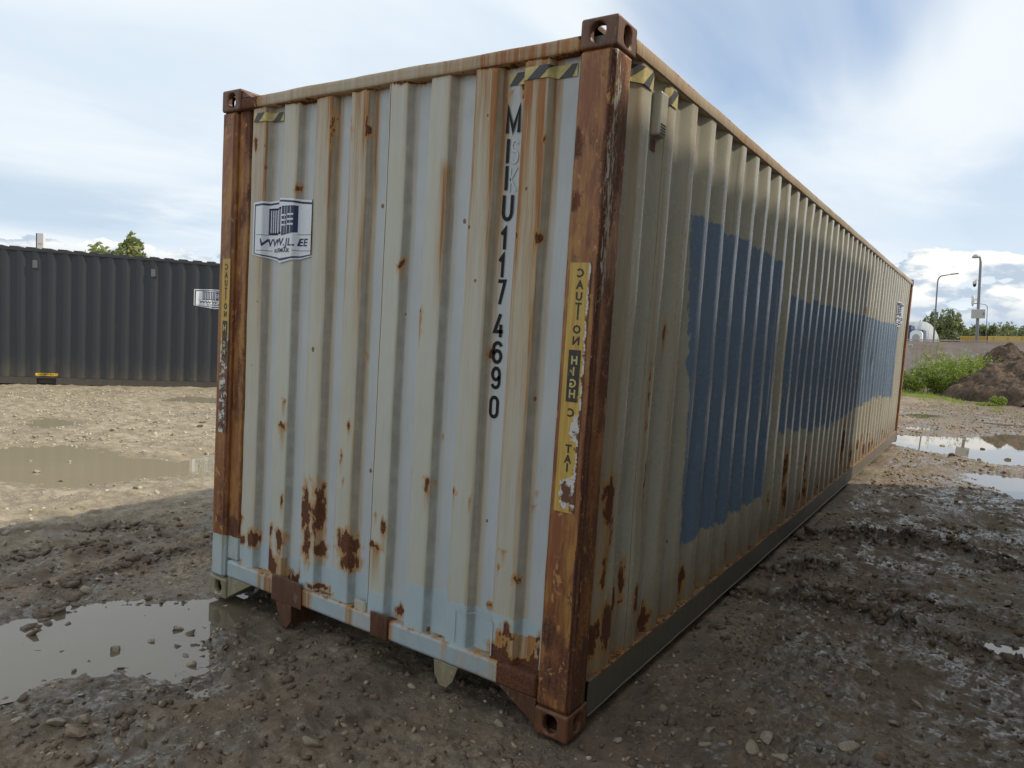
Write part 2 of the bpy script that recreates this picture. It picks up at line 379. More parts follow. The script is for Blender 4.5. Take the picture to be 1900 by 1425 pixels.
def drape(name, V, F, surf, breaks, off, mat, parent, cat_axis='end'):
    """lay a 2d mesh (along wall, height) on a corrugated wall surface; surf(t)->depth"""
    bm = bmesh.new(); vs = [bm.verts.new((a, 0, b)) for a, b in V]
    for f in F:
        try: bm.faces.new([vs[i] for i in f])
        except ValueError: pass
    for b in breaks:
        bmesh.ops.bisect_plane(bm, geom=bm.verts[:] + bm.edges[:] + bm.faces[:], plane_co=(b, 0, 0), plane_no=(1, 0, 0))
    bmesh.ops.triangulate(bm, faces=bm.faces[:])
    for v in bm.verts:
        t, z = v.co.x, v.co.z; d = surf(t) - off
        v.co = (t, d, z) if cat_axis == 'end' else (-d, t, z)
    me = bpy.data.meshes.new(name); bm.to_mesh(me); bm.free()
    return obj(name, me, mat, parent)
def rect2(x0, x1, z0, z1): return [(x0, z0), (x1, z0), (x1, z1), (x0, z1)], [(0, 1, 2, 3)]
def merge2(*items):
    V = []; F = []
    for v, f in items: b = len(V); V += list(v); F += [tuple(b + i for i in q) for q in f]
    return V, F
def shift2(vf, dx, dz, flip=False): return [((-a if flip else a) + dx, b + dz) for a, b in vf[0]], vf[1]

# ---------------------------------------------------------------- corrugation
def corr_profile(t0, t1, outs, width, fl, do, di, r=.005):
    """polyline (t, depth) along a wall with proud flats starting at each of outs"""
    pts = [(t0, di)]
    for a in outs:
        for (t, d) in ((a - fl, di), (a, do), (a + width, do), (a + width + fl, di)):
            if t0 < t < t1: pts.append((t, d))
    pts.append((t1, di)); out = [pts[0]]
    for i in range(1, len(pts) - 1):                      # round every fold
        p0, p, p1 = (Vector(q) for q in (pts[i - 1], pts[i], pts[i + 1]))
        a = p + (p0 - p).normalized() * r * 1.3; b = p + (p1 - p).normalized() * r * 1.3
        out += [tuple(a), tuple(p * .5 + (a + b) * .25), tuple(b)]
    out.append(pts[-1]); return out
def densify(prof, step):
    o = [prof[0]]
    for a, b in zip(prof, prof[1:]):
        n = max(1, int(round(math.hypot(b[0] - a[0], b[1] - a[1]) / step)))
        o += [(a[0] + (b[0] - a[0]) * i / n, a[1] + (b[1] - a[1]) * i / n) for i in range(1, n + 1)]
    return o
def corr_mesh(name, prof, zs, axis, attrs=None, bulge=None):
    T = np.array([p[0] for p in prof]); D = np.array([p[1] for p in prof]); zs = np.asarray(zs)
    tt, zz = np.meshgrid(T, zs); dd = np.broadcast_to(D, tt.shape).copy()
    A = attrs(tt.ravel(), zz.ravel(), dd.ravel()) if attrs else {}
    if bulge is not None: dd = dd + bulge(tt, zz)
    P = (np.stack([tt, dd, zz], -1) if axis == 'end' else np.stack([-dd, tt, zz], -1)).reshape(-1, 3)
    n, mm = len(T), len(zs); i = np.arange((mm - 1) * n).reshape(mm - 1, n)[:, :-1].ravel()
    F = np.stack([i, i + 1, i + n + 1, i + n], 1)
    me = mesh_np(name, P, F, True)
    for k, v in A.items(): add_attr(me, k, v)
    return me
def surf_fn(prof):
    T = [p[0] for p in prof]; D = [p[1] for p in prof]
    return lambda t: float(np.interp(t, T, D))

def casting_mesh(name, sx=1, sy=1, sz=1, W_=.162, L_=.178, H_=.118):
    """hollow corner casting, origin at its outer corner; holes through the two outer sides and the top or bottom"""
    bm = bmesh.new(); th = .028
    def face(o, u, v, lu, lv, inw, hole, hc=None):
        o, u, v, inw = Vector(o), Vector(u), Vector(v), Vector(inw)
        outer = [bm.verts.new(o + u * a + v * b) for a, b in ((0, 0), (lu, 0), (lu, lv), (0, lv))]
        if not hole: bm.faces.new(outer); return
        hu, hv = hole; cu, cv = hc or (lu / 2, lv / 2); r = min(hu, hv) / 2; N = 24; ring = []
        for k in range(N):
            a = 2 * math.pi * (k + .5) / N; x, y = r * math.cos(a), r * math.sin(a)
            x += math.copysign(hu / 2 - r, x); y += math.copysign(hv / 2 - r, y)
            ring.append(bm.verts.new(o + u * (cu + x) + v * (cv + y)))
        es = [bm.edges.new((outer[i], outer[(i + 1) % 4])) for i in range(4)] + [bm.edges.new((ring[i], ring[(i + 1) % N])) for i in range(N)]
        bmesh.ops.triangle_fill(bm, edges=es, use_beauty=True)
        inner = [bm.verts.new(v_.co + inw * th) for v_ in ring]
        for i in range(N): bm.faces.new((ring[i], ring[(i + 1) % N], inner[(i + 1) % N], inner[i]))
    X, Y, Z = (1, 0, 0), (0, 1, 0), (0, 0, 1)
    # local box: x in [0,W] inwards, y in [0,L] inwards, z in [0,H] inwards from the outer corner
    face((0, 0, 0), X, Z, W_, H_, (0, 1, 0), (.063, .079), (.085, .060))        # end face
    face((0, 0, 0), Y, Z, L_, H_, (1, 0, 0), (.062, .079), (.092, .060))        # side face
    face((0, 0, 0), X, Y, W_, L_, (0, 0, 1), (.064, .124))                      # top / bottom
    face((W_, 0, 0), Y, Z, L_, H_, (-1, 0, 0), None); face((0, L_, 0), X, Z, W_, H_, (0, -1, 0), None); face((0, 0, H_), X, Y, W_, L_, (0, 0, -1), None)
    bmesh.ops.remove_doubles(bm, verts=bm.verts, dist=1e-5)
    for v in bm.verts: v.co = (v.co.x * sx, v.co.y * sy, v.co.z * sz)
    bmesh.ops.recalc_face_normals(bm, faces=bm.faces)
    me = bpy.data.meshes.new(name); bm.to_mesh(me); bm.free(); return me
def casting(loc, s, mat, parent):
    o = obj('corner_casting', casting_mesh('corner_casting', *s), mat, parent); o.location = loc
    bv = o.modifiers.new('bevel', 'BEVEL'); bv.width = .012; bv.segments = 3; bv.limit_method = 'ANGLE'; bv.angle_limit = math.radians(55)
    return o

# ================================================================= GROUND
def near_axis(c, lo, hi, base, k, far0, kfar):
    out = [c]
    for sgn, lim in ((1, hi), (-1, lo)):
        p = c; seq = []
        while abs(p - c) < abs(lim - c):
            r = abs(p - c); st = max(base, k * r) if r < far0 else (kfar * r if r < 60 else .12 * r)
            p += sgn * st; seq.append(p)
        out += seq
    return np.array(sorted(out))
def frozen(lo, hi, dense):   # piecewise spacing: list of (limit, step)
    xs = [lo]
    while xs[-1] < hi: xs.append(xs[-1] + dense(xs[-1]))
    return np.array(xs)
def dx_(x):
    if x > 2.6: return .05 + (x - 2.6) * .10
    if x > -4: return .0135
    if x > -16: return .0135 + (-4 - x) * .007
    return .10 + (-16 - x) * .12
def dy_(y):
    if y < -1.8: return .05 + (-1.8 - y) * .10
    if y < 3: return .0135
    if y < 34: return .0135 + (y - 3) * .0068
    return .23 + (y - 34) * .10
gx = frozen(-900, 700, dx_); gy = frozen(-500, 1200, dy_)
GX, GY = np.meshgrid(gx, gy)
PUD = [  # outline, water level, murk
 ([(-2.84,-.93),(-2.92,-.66),(-2.76,-.42),(-2.56,-.22),(-2.43,-.03),(-2.28,.19),(-2.08,.23),(-2.03,.0),(-1.99,-.3),(-1.80,-.40),(-1.69,-.55),(-1.66,-.70),(-1.93,-.82),(-2.07,-.9),(-2.05,-1.05),(-2.13,-1.35),(-2.9,-1.6)], -.030),
 ([(-8.3,.7),(-8.01,1.41),(-7.82,1.8),(-7.32,1.93),(-6.68,1.96),(-6.3,2.19),(-6.8,3.4),(-5.5,3.5),(-5.45,2.25),(-5.66,1.63),(-5.66,1.12),(-5.74,.77),(-6.0,.56),(-6.5,.49),(-7.6,.2)], -.100),
 ([(-9.79,1.96),(-10.35,2.54),(-9.92,2.72),(-9.37,2.61),(-9.36,2.18)], -.135),
 ([(-.25,11.9),(-.4,13.2),(.36,14.09),(1.08,14.68),(1.64,16.3),(2.6,17.2),(3.6,14),(3.2,11.6),(1.87,11.26),(1.52,10.83),(1.08,11.29),(.54,11.34),(.1,11.75)], -.030),
 ([(1.12,9.69),(1.51,9.94),(2.3,9.95),(2.4,7.4),(1.77,7.89),(1.62,8.18),(1.39,8.56),(1.12,8.85)], -.030),
 ([(1.37,2.51),(1.49,2.67),(1.62,2.70),(1.9,2.75),(1.9,2.42),(1.61,2.47),(1.49,2.46)], -.030),
 ([(1.10,2.53),(1.2,2.54),(1.2,2.47),(1.1,2.47)], -.030),
 ([(-1.57,-.67),(-1.51,-.6),(-1.45,-.63),(-1.49,-.7)], -.030),
 ([(-.5,18.6),(-.1,19.7),(.5,19.5),(.2,18.3),(-.1,17.7)], -.030),
 ([(1.3,18.2),(1.2,19.0),(3.0,19.4),(3.2,18.3)], -.030),
 ([(-.2,14.9),(.0,15.8),(.5,15.9),(.35,15.0)], -.030),
 ([(-11.6,5.0),(-12.0,5.9),(-10.9,6.6),(-10.4,5.9)], -.165),
 ([(-8.6,4.3),(-8.9,5.1),(-7.6,5.6),(-7.0,5.0)], -.125),
]
def sdist(poly, X, Y):
    """signed distance to a polygon outline, positive inside"""
    d = np.full(X.shape, 1e9); ins = np.zeros(X.shape, bool); n = len(poly)
    for i in range(n):
        ax, ay = poly[i]; bx, by = poly[(i + 1) % n]; ex, ey = bx - ax, by - ay
        t = np.clip(((X - ax) * ex + (Y - ay) * ey) / (ex * ex + ey * ey), 0, 1)
        d = np.minimum(d, np.hypot(X - ax - t * ex, Y - ay - t * ey))
        c = ((ay > Y) != (by > Y)) & (X < (bx - ax) * (Y - ay) / (by - ay + 1e-12) + ax); ins ^= c
    return np.where(ins, d, -d)
def line_dist(pl, X, Y):
    d = np.full(X.shape, 1e9)
    for (ax, ay), (bx, by) in zip(pl, pl[1:]):
        ex, ey = bx - ax, by - ay; t = np.clip(((X - ax) * ex + (Y - ay) * ey) / (ex * ex + ey * ey), 0, 1)
        d = np.minimum(d, np.hypot(X - ax - t * ex, Y - ay - t * ey))
    return d
def base_level(X): return -.02 * np.clip(-X - 3, 0, 14)
RIDGES = [([(-.15,3.75),(.084,4.20),(.65,4.55),(1.14,4.75),(1.67,4.45),(2.4,4.1)], .13, 0.080),
          ([(.0,2.30),(.287,2.42),(.766,2.50),(1.05,2.42),(1.35,2.36),(1.7,2.22),(2.3,2.0)], .10, 0.065),
          ([(.10,2.95),(.40,3.30)], .12, 0.087), ([(.35,2.75),(.95,3.0),(1.5,2.95)], .09, .03),
          ([(-4.6,-.6),(-4.35,.1),(-3.9,.5)], .12, .024), ([(-3.9,-.5),(-3.75,.0)], .09, .028), ([(-3.1,-.55),(-3.25,.2),(-3.1,.7)], .07, .025),
          ([(-2.6,-1.0),(-2.9,-.6)], .06, .02), ([(-2.15,-.35),(-1.8,-.40)], .06, .02)]
RUTS = [([(-2.9,-1.2),(-3.4,-.5),(-3.65,.25),(-3.5,1.2)], .09, .030), ([(-3.2,-1.4),(-3.75,-.6),(-4.05,.3)], .07, .02), ([(-.1,3.2),(.7,3.5),(1.8,3.4)], .10, .03), ([(-.1,5.6),(.9,6.0),(2.0,5.7)], .12, .02), ([(.3,1.9),(.9,2.15),(1.7,1.95)], .08, .015)]
def height(X, Y, detail=True):
    R = np.hypot(X - 1.3, Y + 2.5)
    h = base_level(X) + .022 * fbm(X * .55, Y * .55, 0, 3) + .016 * fbm(X * 2.1 + 40, Y * 2.1, 0, 3)
    if detail:
        lump = fbm(X * 7 + 9, Y * 7, 0, 4, 2.2, .6)
        h = h + .017 * lump
        rug = sst(fbm(X * 1.1 + 20, Y * 1.1, 0, 3), -.35, .45)                 # smooth trodden mud against churned patches
        h = h + rug * (.024 * np.maximum(0, fbm(X * 15, Y * 15 + 8, 0, 4, 2.1, .62)) ** 1.2 + .009 * fbm(X * 33 + 3, Y * 33, 0, 2, 2.1, .6)) + .0025 * fbm(X * 33 + 3, Y * 33 + 9, 0, 2)
        br = np.exp(-np.clip(X, -60, 60) * 0)
        for pl, wdt, amp in RIDGES:
            d = line_dist(pl, X, Y) + .04 * perlin(X * 6, Y * 6); q = np.exp(-(d / wdt) ** 2)
            mk = q > .02; qq = np.zeros_like(h); qq[mk] = q[mk] * amp * (.25 + 1.15 * np.abs(fbm(X[mk] * 13, Y[mk] * 13 + 3, 0, 4, 2.0, .72))); h = h + np.clip(qq, 0, amp * 2.2)
        for pl, wdt, amp in RUTS:
            d = line_dist(pl, X, Y) + .02 * perlin(X * 5, Y * 5); h = h - np.exp(-(d / wdt) ** 2) * amp * (1 + .4 * lump) + np.exp(-((d - wdt * 1.7) / (wdt * .5)) ** 2) * amp * .5
    far = sst(R, 60, 200); h = h * (1 - far)
    h = h + .030 * np.exp(-((X - .10) / .11) ** 2) * sst(Y, .25, .6) * sst(-Y, -12.1, -11.8)
    # keep the ground just under the container's feet and rails
    under = sst(.35 - np.maximum(np.maximum(-2.5 - X, X - .05), np.maximum(-.02 - Y, Y - 12.25)), 0, .35)
    h = h * (1 - under * .55) - under * .018
    h = np.where(under > .99, np.minimum(h, -.004), h)
    wet = np.zeros_like(X)
    for pl, wl in PUD:
        pl_ = np.array(pl); x0, y0 = pl_.min(0) - .8; x1, y1 = pl_.max(0) + .8
        mk = (X > x0) & (X < x1) & (Y > y0) & (Y < y1)
        if not mk.any(): continue
        xs, ys = X[mk], Y[mk]
        sd = sdist(pl, xs, ys) + .10 * fbm(xs * 4.5, ys * 4.5, 0, 5, 2.1, .68) * min(1, np.ptp(pl_[:, 0]) * 1.2) - .005
        size = min(np.ptp(pl_[:, 0]), np.ptp(pl_[:, 1])); k = min(1, size / .6 + .25)
        prof = wl + np.clip(-sd * .14, -.05 if pl[0][0] != -2.84 else -.017, .05) + .008 * fbm(xs * 9, ys * 9, 0, 3) + np.where(sd < .30, .026, .010) * np.maximum(0, fbm(xs * 16, ys * 16, 0, 3) - .30)
        bl = sst(sd, -.32 * k, -.02)
        h[mk] = np.where(sd > -.6, h[mk] * (1 - bl) + prof * bl, h[mk]); wet[mk] = np.maximum(wet[mk], sst(sd, -.35 * k, .02))
    return h, wet
GZ, WET = height(GX, GY)
def hz(x, y):
    a, b = height(np.array([[float(x)]]), np.array([[float(y)]])); return float(a[0, 0])
n_, m_ = len(gx), len(gy); ii = np.arange((m_ - 1) * n_).reshape(m_ - 1, n_)[:, :-1].ravel()
g_me = mesh_np('ground', np.stack([GX, GY, GZ], -1).reshape(-1, 3), np.stack([ii, ii + 1, ii + n_ + 1, ii + n_], 1), True)
add_attr(g_me, 'wet', WET)
zone = sst(-GX + .25 * fbm(GX * .5, GY * .5, 0, 3), 3.3, 5.2)           # pale limestone gravel on the left, dark mud elsewhere
add_attr(g_me, 'pale', zone)
clod = np.zeros_like(GX)
for pl, wd, am in RIDGES: clod = np.maximum(clod, np.exp(-(line_dist(pl, GX, GY) / (wd * 1.1)) ** 2) * min(1, am / .045))
add_attr(g_me, 'clod', clod); add_attr(g_me, 'loam', sst(GX + .2 * fbm(GX, GY, 0, 3), -.3, .5))
add_attr(g_me, 'green', sst(GY + 2 * fbm(GX * .3, GY * .3), 24.5, 27) * sst(-GX, -2.5, 0))
def ground_mat():
    M, n = mat_new('mud_and_gravel'); P = n.pos
    wet, pale, clod, green = (n.attr(k) for k in ('wet', 'pale', 'clod', 'green'))
    n1 = n.noise(P, .9, 5, .6); n2 = n.noise(P, 6, 6, .62); n3 = n.noise(P, 34, 6, .7); n4 = n.noise(P, 150, 4, .7)
    dark = n.mix(n.ss(n2, .3, .72), (.115, .080, .050), (.29, .22, .145))
    dark = n.mix(n.ss(n1, .42, .62), dark, n.mix(n.ss(n3, .35, .66), (.16, .115, .075), (.37, .295, .20)))
    dark = n.mix(n.math('MULTIPLY', n.attr('loam'), .62), dark, n.mix(n.ss(n3, .35, .7), (.075, .050, .032), (.21, .155, .10)))
    lite = n.mix(n.ss(n2, .32, .7), (.20, .165, .112), (.42, .36, .26))
    lite = n.mix(n.ss(n1, .5, .68), lite, (.22, .185, .135))
    c = n.mix(pale, dark, lite)
    # grit: little stones of several sizes
    for sc, thr, amt in ((30.0, .30, .8), (75.0, .33, .65)):
        vo = n.new('ShaderNodeTexVoronoi', feature='F1', i_Vector=P, i_Scale=sc, i_Randomness=1.0)
        pick = n.math('GREATER_THAN', n.new('ShaderNodeSeparateColor', i_0=vo.outputs['Color']).outputs[0], .72)
        st = n.math('MULTIPLY', n.math('MULTIPLY', n.ss(vo.outputs['Distance'], thr, thr * .6), pick), amt)
        gc = n.mix(n.new('ShaderNodeSeparateColor', i_0=vo.outputs['Color']).outputs[1], (.20, .14, .09), (.40, .35, .27))
        gc = n.mix(pale, gc, (.56, .50, .40)); c = n.mix(n.math('MULTIPLY', st, n.ss(n1, .3, .6, .3, 1)), c, gc)
        if sc == 30.0: st1 = st
    c = n.mix(n.math('MULTIPLY', clod, .85), c, n.mix(n3, (.032, .021, .013), (.10, .066, .040)))
    c = n.mix(n.math('MULTIPLY', n.math('MULTIPLY', green, n.ss(n.noise(P, 1.3, 5, .65), .48, .6)), .85), c, n.mix(n3, (.07, .10, .022), (.16, .19, .045)))
    sheen_ = n.ss(n.math('ADD', n.noise(P, 2.3, 6, .65), n.math('MULTIPLY', n.math('SUBTRACT', n2, .5), .4)), .47, .58)
    damp = n.math('ADD', n.math('MULTIPLY', wet, .85), n.math('MULTIPLY', n.ss(n1, .62, .36), .45), clamp=True)
    c = n.mix(n.math('MULTIPLY', n.math('MULTIPLY', sheen_, n.math('SUBTRACT', 1, pale)), .45), c, (.055, .042, .032))
    c = n.mix(n.math('MULTIPLY', damp, .5), c, n.mix(pale, (.06, .042, .027), (.22, .175, .115)))
    n.put(n.bsdf.inputs['Base Color'], c)
    sheen = n.math('MULTIPLY', n.math('MAXIMUM', n.ss(n.math('ADD', n.math('ADD', n.noise(P, 2.3, 6, .65), n.math('MULTIPLY', n.attr('loam'), .045)), n.math('MULTIPLY', n.math('SUBTRACT', n2, .5), .4)), .47, .60), wet), n.math('SUBTRACT', 1, n.math('MULTIPLY', pale, .85)))
    n.put(n.bsdf.inputs['Roughness'], n.ss(n.math('MULTIPLY', sheen, n.ss(n3, .65, .35)), 0, 1, .86, .22))
    n.put(n.bsdf.inputs['Coat Weight'], n.math('MULTIPLY', n.math('MULTIPLY', sheen, n.ss(n3, .62, .38)), n.ss(n1, .66, .40, .12, .85))); n.bsdf.inputs['Coat Roughness'].default_value = .12; n.bsdf.inputs['Coat IOR'].default_value = 1.6
    hgt = n.math('ADD', n.math('MULTIPLY', n3, .6), n.math('ADD', n.math('MULTIPLY', n4, .22), n.math('MULTIPLY', st1, .35)))
    n.put(n.bsdf.inputs['Normal'], bump(n, hgt, 1.0, .022)); return M
M_GROUND = ground_mat()
g = obj('ground', g_me, M_GROUND); g['kind'] = 'structure'
def water_mat(name, murk, deep):
    M, n = mat_new(name); n.put(n.bsdf.inputs['Base Color'], n.mix(n.noise(n.pos, 1.4, 3), murk, deep))
    n.bsdf.inputs['Roughness'].default_value = .015; n.bsdf.inputs['IOR'].default_value = 1.45; n.bsdf.inputs['Specular IOR Level'].default_value = .85
    n.put(n.bsdf.inputs['Normal'], bump(n, n.noise(n.pos, 7, 2), .02, .01)); return M
M_WATER = water_mat('puddle_water', (.16, .13, .09), (.13, .105, .07)); M_MURK = water_mat('silty_water', (.31, .27, .185), (.28, .24, .165))
for pl, wl in PUD:
    P_ = [Vector(p) for p in pl]; c = sum(P_, Vector((0, 0))) / len(P_)
    mb = MB(); mb.poly([(q.x, q.y, wl) for q in ((c + (p - c) * 1.0 + (p - c).normalized() * .10) for p in P_)])
    o = mb.build('puddle', M_MURK if c.x < -4 else M_WATER, fixn=False); o['kind'] = 'structure'
    for p in o.data.polygons:
        if p.normal.z < 0: o.data.flip_normals(); break

# ================================================================= THE WORN CONTAINER
HC, WC, LC = 2.896, 2.438, 12.192
box = empty('shipping_container', (0, 0, 0))
tag(box, 'large worn pale grey shipping container with rusted corner posts and blue patches on its side', 'container')
ENDO = [-2.181 + .252 * k for k in range(8)]
prof_e = corr_profile(-2.222, -.160, ENDO, .112, .023, .018, .056)
surf_e = surf_fn(prof_e)
RP = [(-2.156,2.589,.023,.04),(-1.816,2.344,.014,.028),(-1.561,2.615,.014,.079),(-1.42,2.615,.013,.052),(-1.314,2.605,.013,.056),(-.927,1.737,.034,.014),(-.917,1.69,.011,.055),(-1.061,1.943,.018,.036),(-1.845,1.211,.018,.024),(-1.851,1.078,.03,.028),(-1.349,1.153,.013,.038),(-1.393,.979,.012,.038),(-1.637,.66,.034,.13),(-1.624,.502,.030,.115),(-1.559,.675,.034,.128),(-1.538,.463,.034,.037),(-1.331,.539,.057,.067),(-1.307,.46,.049,.05),(-1.134,.578,.054,.024),(-1.083,.681,.021,.04),(-2.185,.488,.02,.062),(-2.165,.382,.034,.028),(-2.078,.407,.038,.05),(-1.927,.486,.028,.046),(-1.921,.359,.032,.054),(-1.844,.453,.031,.054),(-1.837,.665,.015,.035),(-.824,.936,.022,.034),(-.665,.935,.014,.029),(-.574,.907,.01,.019),(-.925,.969,.008,.022),(-.523,1.568,.015,.028),(-.41,2.073,.013,.027),(-.308,2.067,.016,.04),(-.307,2.453,.008,.047),(-.447,2.71,.019,.031),(-.432,2.66,.019,.055),(-.508,2.684,.015,.012),(-.383,.729,.025,.010),(-.311,.623,.017,.034),(-.398,.654,.008,.022),(-.334,.376,.022,.033),(-.371,.375,.012,.029),(-.45,.458,.018,.02),(-.262,.944,.014,.007),(-.253,1.004,.010,.010),(-.775,1.171,.008,.014),(-1.277,1.502,.015,.014),(-1.137,.732,.01,.014),(-1.37,.866,.009,.013),
      (-2.19,.262,.03,.02),(-1.90,.30,.05,.05),(-1.69,.31,.025,.07),(-1.75,.255,.05,.03),(-1.55,.258,.10,.018),(-.98,.275,.03,.03),(-.40,.262,.05,.05),(-.34,.30,.02,.06),(-.19,.30,.02,.10),(-.25,.245,.1,.02)]
def ell(t, z, L, grow=1.0, soft=.55):
    t, z = t + .011 * fbm(t * 22, z * 22 + 5, 0, 2), z + .022 * fbm(t * 22 + 9, z * 15, 0, 2)
    out = np.zeros_like(t)
    for a, b, wd, hg in L:
        d = np.sqrt(((t - a) / (wd * grow)) ** 2 + ((z - b) / (hg * grow)) ** 2); out = np.maximum(out, np.clip(.98 - d * .46, 0, 1) * min(1, .62 + 11 * min(wd, hg)))
    return out
def drips(t, z, L, ln=1.0):
    out = np.zeros_like(t)
    for a, b, wd, hg in L:
        l = (hg * 2.2 + wd * 3) * ln; below = np.clip((b - z) / l, 0, 1); out = np.maximum(out, np.where(z < b + hg * .4, (1 - below) * np.exp(-((t - a) / (wd * .75)) ** 4), 0))
    return out
STE = [(1.2, .9, .9), (.4, .25, .5), (1.0, .8, 1.1), (1.5, .75, 1.3), (.3, .25, .45), (.3, .3, .6), (1.5, .6, 1.3), (1.8, 1.2, 1.3)]   # per rib: stain at the top, fall-off, flank stain
PTOP = [.385, .36, .37, .40, .35, .45, .43, .44, .44]
def end_attrs(t, z, d):
    rust = ell(t, z, RP); stain = drips(t, z, RP) * .9; warm = np.clip((.050 - d) / .028, 0, 1) * .8 + .05
    for k, a in enumerate(ENDO):
        top, fall, fl = STE[k]; on = (t >= a - .004) & (t <= a + .116); fk = (t > a + .108) & (t < a + .165)
        v = top * np.exp(-(2.78 - z) / fall); u = (t - a) / .112
        side_b = .55 + .75 * np.exp(-((u - .95) / .22) ** 2) + .35 * np.exp(-((u) / .12) ** 2)
        stain = np.where(on, np.maximum(stain, v * side_b + .42 * fl * (np.exp(-((u - .97) / .09) ** 2) + .7 * np.exp(-((u - .02) / .09) ** 2)) * np.clip(.55 + .9 * perlin(z * 1.1, a * 9 + 0 * z), 0, 1)), stain)
        stain = np.where(fk, np.maximum(stain, fl * (.26 + .60 * np.exp(-(2.78 - z) / .9)) * np.exp(-((t - a - .14) / .022) ** 2)), stain)
        warm = np.where(fk & (d > .03), np.maximum(warm, .5 * fl), warm)
    a = ENDO[5]; q = (t > a + .05) & (t < a + .15)                                   # long orange run half way down rib six
    stain = np.where(q, np.maximum(stain, 1.0 * sst(z, 1.55, 2.15) * sst(-z, -2.46, -2.36) * np.exp(-((t - a - .105) / .03) ** 2)), stain)
    a = ENDO[7]; q = (t > a) & (t < a + .112); stain = np.where(q, np.maximum(stain, .42 * sst(z, .8, 2.2)), stain)
    idx = np.clip(((t + 2.21) / .252).astype(int), 0, 8); pt = np.array(PTOP)[idx] + .012 * perlin(t * 25, z * 0)
    patch = np.clip(.5 + (pt - z) / .03, 0, 1)
    patch = np.where((t > -1.96) & (t < -1.78) & (z < .45), .0, patch)                # bare rusty strip above the bolster
    stain = np.where((t > -1.95) & (t < -1.80) & (z < .36), .75, stain)
    stain = np.maximum(stain, .5 * np.exp(-((z - .24) / .012) ** 2) * (perlin(t * 6, z * 0 + 3) > -.15))
    blk = (t > -.395) & (t < -.17) & (z < .375 + .012 * perlin(t * 20, 0 * z)); stain = np.where(blk, .95, stain); patch = np.where(blk, 0, patch)
    rust = np.where(blk, np.maximum(rust, .30 + .35 * (np.abs(perlin(t * 12, z * 6)) > .25) + .5 * sst(-z, -.30, -.24)), rust)
    rust = np.maximum(rust, .55 * sst(z, 2.765, 2.79) + .62 * np.exp(-((z - 2.775) / .02) ** 2) * np.clip(.5 + perlin(t * 3.1, z * 0 + 9), 0, 1))  # rust along the top edge, also painting in the dark gap under the rail
    dirt_shade = .5 * np.clip((d - .045) / .02, 0, 1) * sst(z, 2.2, 2.78) * .7  # shade of the top rail painted into the recess tops
    for a in ENDO: dirt_shade = np.maximum(dirt_shade, .46 * ((t > a + .113) & (t < a + .138)))  # right-facing flanks darkened in colour to stand for their shade
    return dict(rust=rust, stain=np.clip(stain, 0, 1), warm=warm, patch=patch, dirt_shade=dirt_shade)
def end_bulge(tt, zz): return .005 * fbm(tt * 1.3, zz * 1.1, 0, 3) + .0022 * fbm(tt * 4.5, zz * 3, 0, 3)
zs_e = np.concatenate([np.linspace(.236, .75, 46), np.linspace(.765, 2.5, 110), np.linspace(2.515, 2.79, 26)])
dense_e = densify(prof_e, .010)
SEAM = -1.165
for lo, hi in ((-2.3, SEAM), (SEAM, 0)):                                              # two welded sheets with a fine seam
    pr = [p for p in dense_e if lo <= p[0] <= hi]
    if lo == SEAM: pr = [(SEAM + .003, surf_e(SEAM))] + pr
    else: pr = pr + [(SEAM, surf_e(SEAM) )]
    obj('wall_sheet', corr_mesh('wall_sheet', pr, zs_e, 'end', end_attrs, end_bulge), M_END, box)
MB().box(SEAM - .004, SEAM + .007, .0585, .062, .236, 2.79).build('seam_strip', M_INT, box)
for x0 in (-2.206, -.186):                                                            # weld laps beside the posts
    gridbox('weld_strip', x0, x0 + .012, .052, .064, .24, 2.78, .08, M_END, box, None, 0, .003)

# side wall: sheets of about 1.1 m
SIDO = [.375 + .278 * k - .075 for k in range(42)]; SIDO[0] = .27
SIDO = [s for s in SIDO if s < 11.95]
def side_profile():
    pts = []
    p = corr_profile(.150, 12.04, SIDO[1:], .075, .066, .010, .046, .006)
    p0 = corr_profile(.150, SIDO[1] - .068, [.27], .105, .05, .010, .046, .006)
    return p0[:-1] + [q for q in p if q[0] >= SIDO[1] - .068]
prof_s = side_profile(); surf_s = surf_fn(prof_s)
SP = [(.277,.97,.045,.097),(.308,.845,.02,.13),(.276,.66,.02,.101),(.518,.546,.025,.108),(.648,.43,.04,.071),(.445,.464,.03,.094),(.611,1.347,.016,.179),(.657,.982,.018,.161),(.809,.272,.036,.074),(.607,1.523,.012,.126),(.404,1.336,.012,.098),(.802,1.702,.012,.078),(1.159,1.962,.014,.054),(.896,2.177,.016,.035),(1.345,.32,.03,.083),(1.096,1.888,.016,.027),(.33,.40,.05,.12),(.24,.36,.03,.10),(.22,.75,.012,.2)]
_r = random.Random(4)
for s in SIDO[4:]:
    if _r.random() < .75: SP.append((s + _r.uniform(-.09, .0), _r.uniform(.28, .5), _r.uniform(.012, .035), _r.uniform(.03, .11)))
    if 3.1 < s < 8 and _r.random() < .6: SP.append((s + _r.uniform(-.08, .03), _r.uniform(.5, .8), _r.uniform(.018, .04), _r.uniform(.12, .26)))
    if _r.random() < .2: SP.append((s + _r.uniform(-.05, .07), _r.uniform(1.2, 2.7), .012, .03))
SP += [(7.0, 2.1, .03, .05), (7.25, 1.97, .05, .06), (10.9, 1.55, .03, .05)]
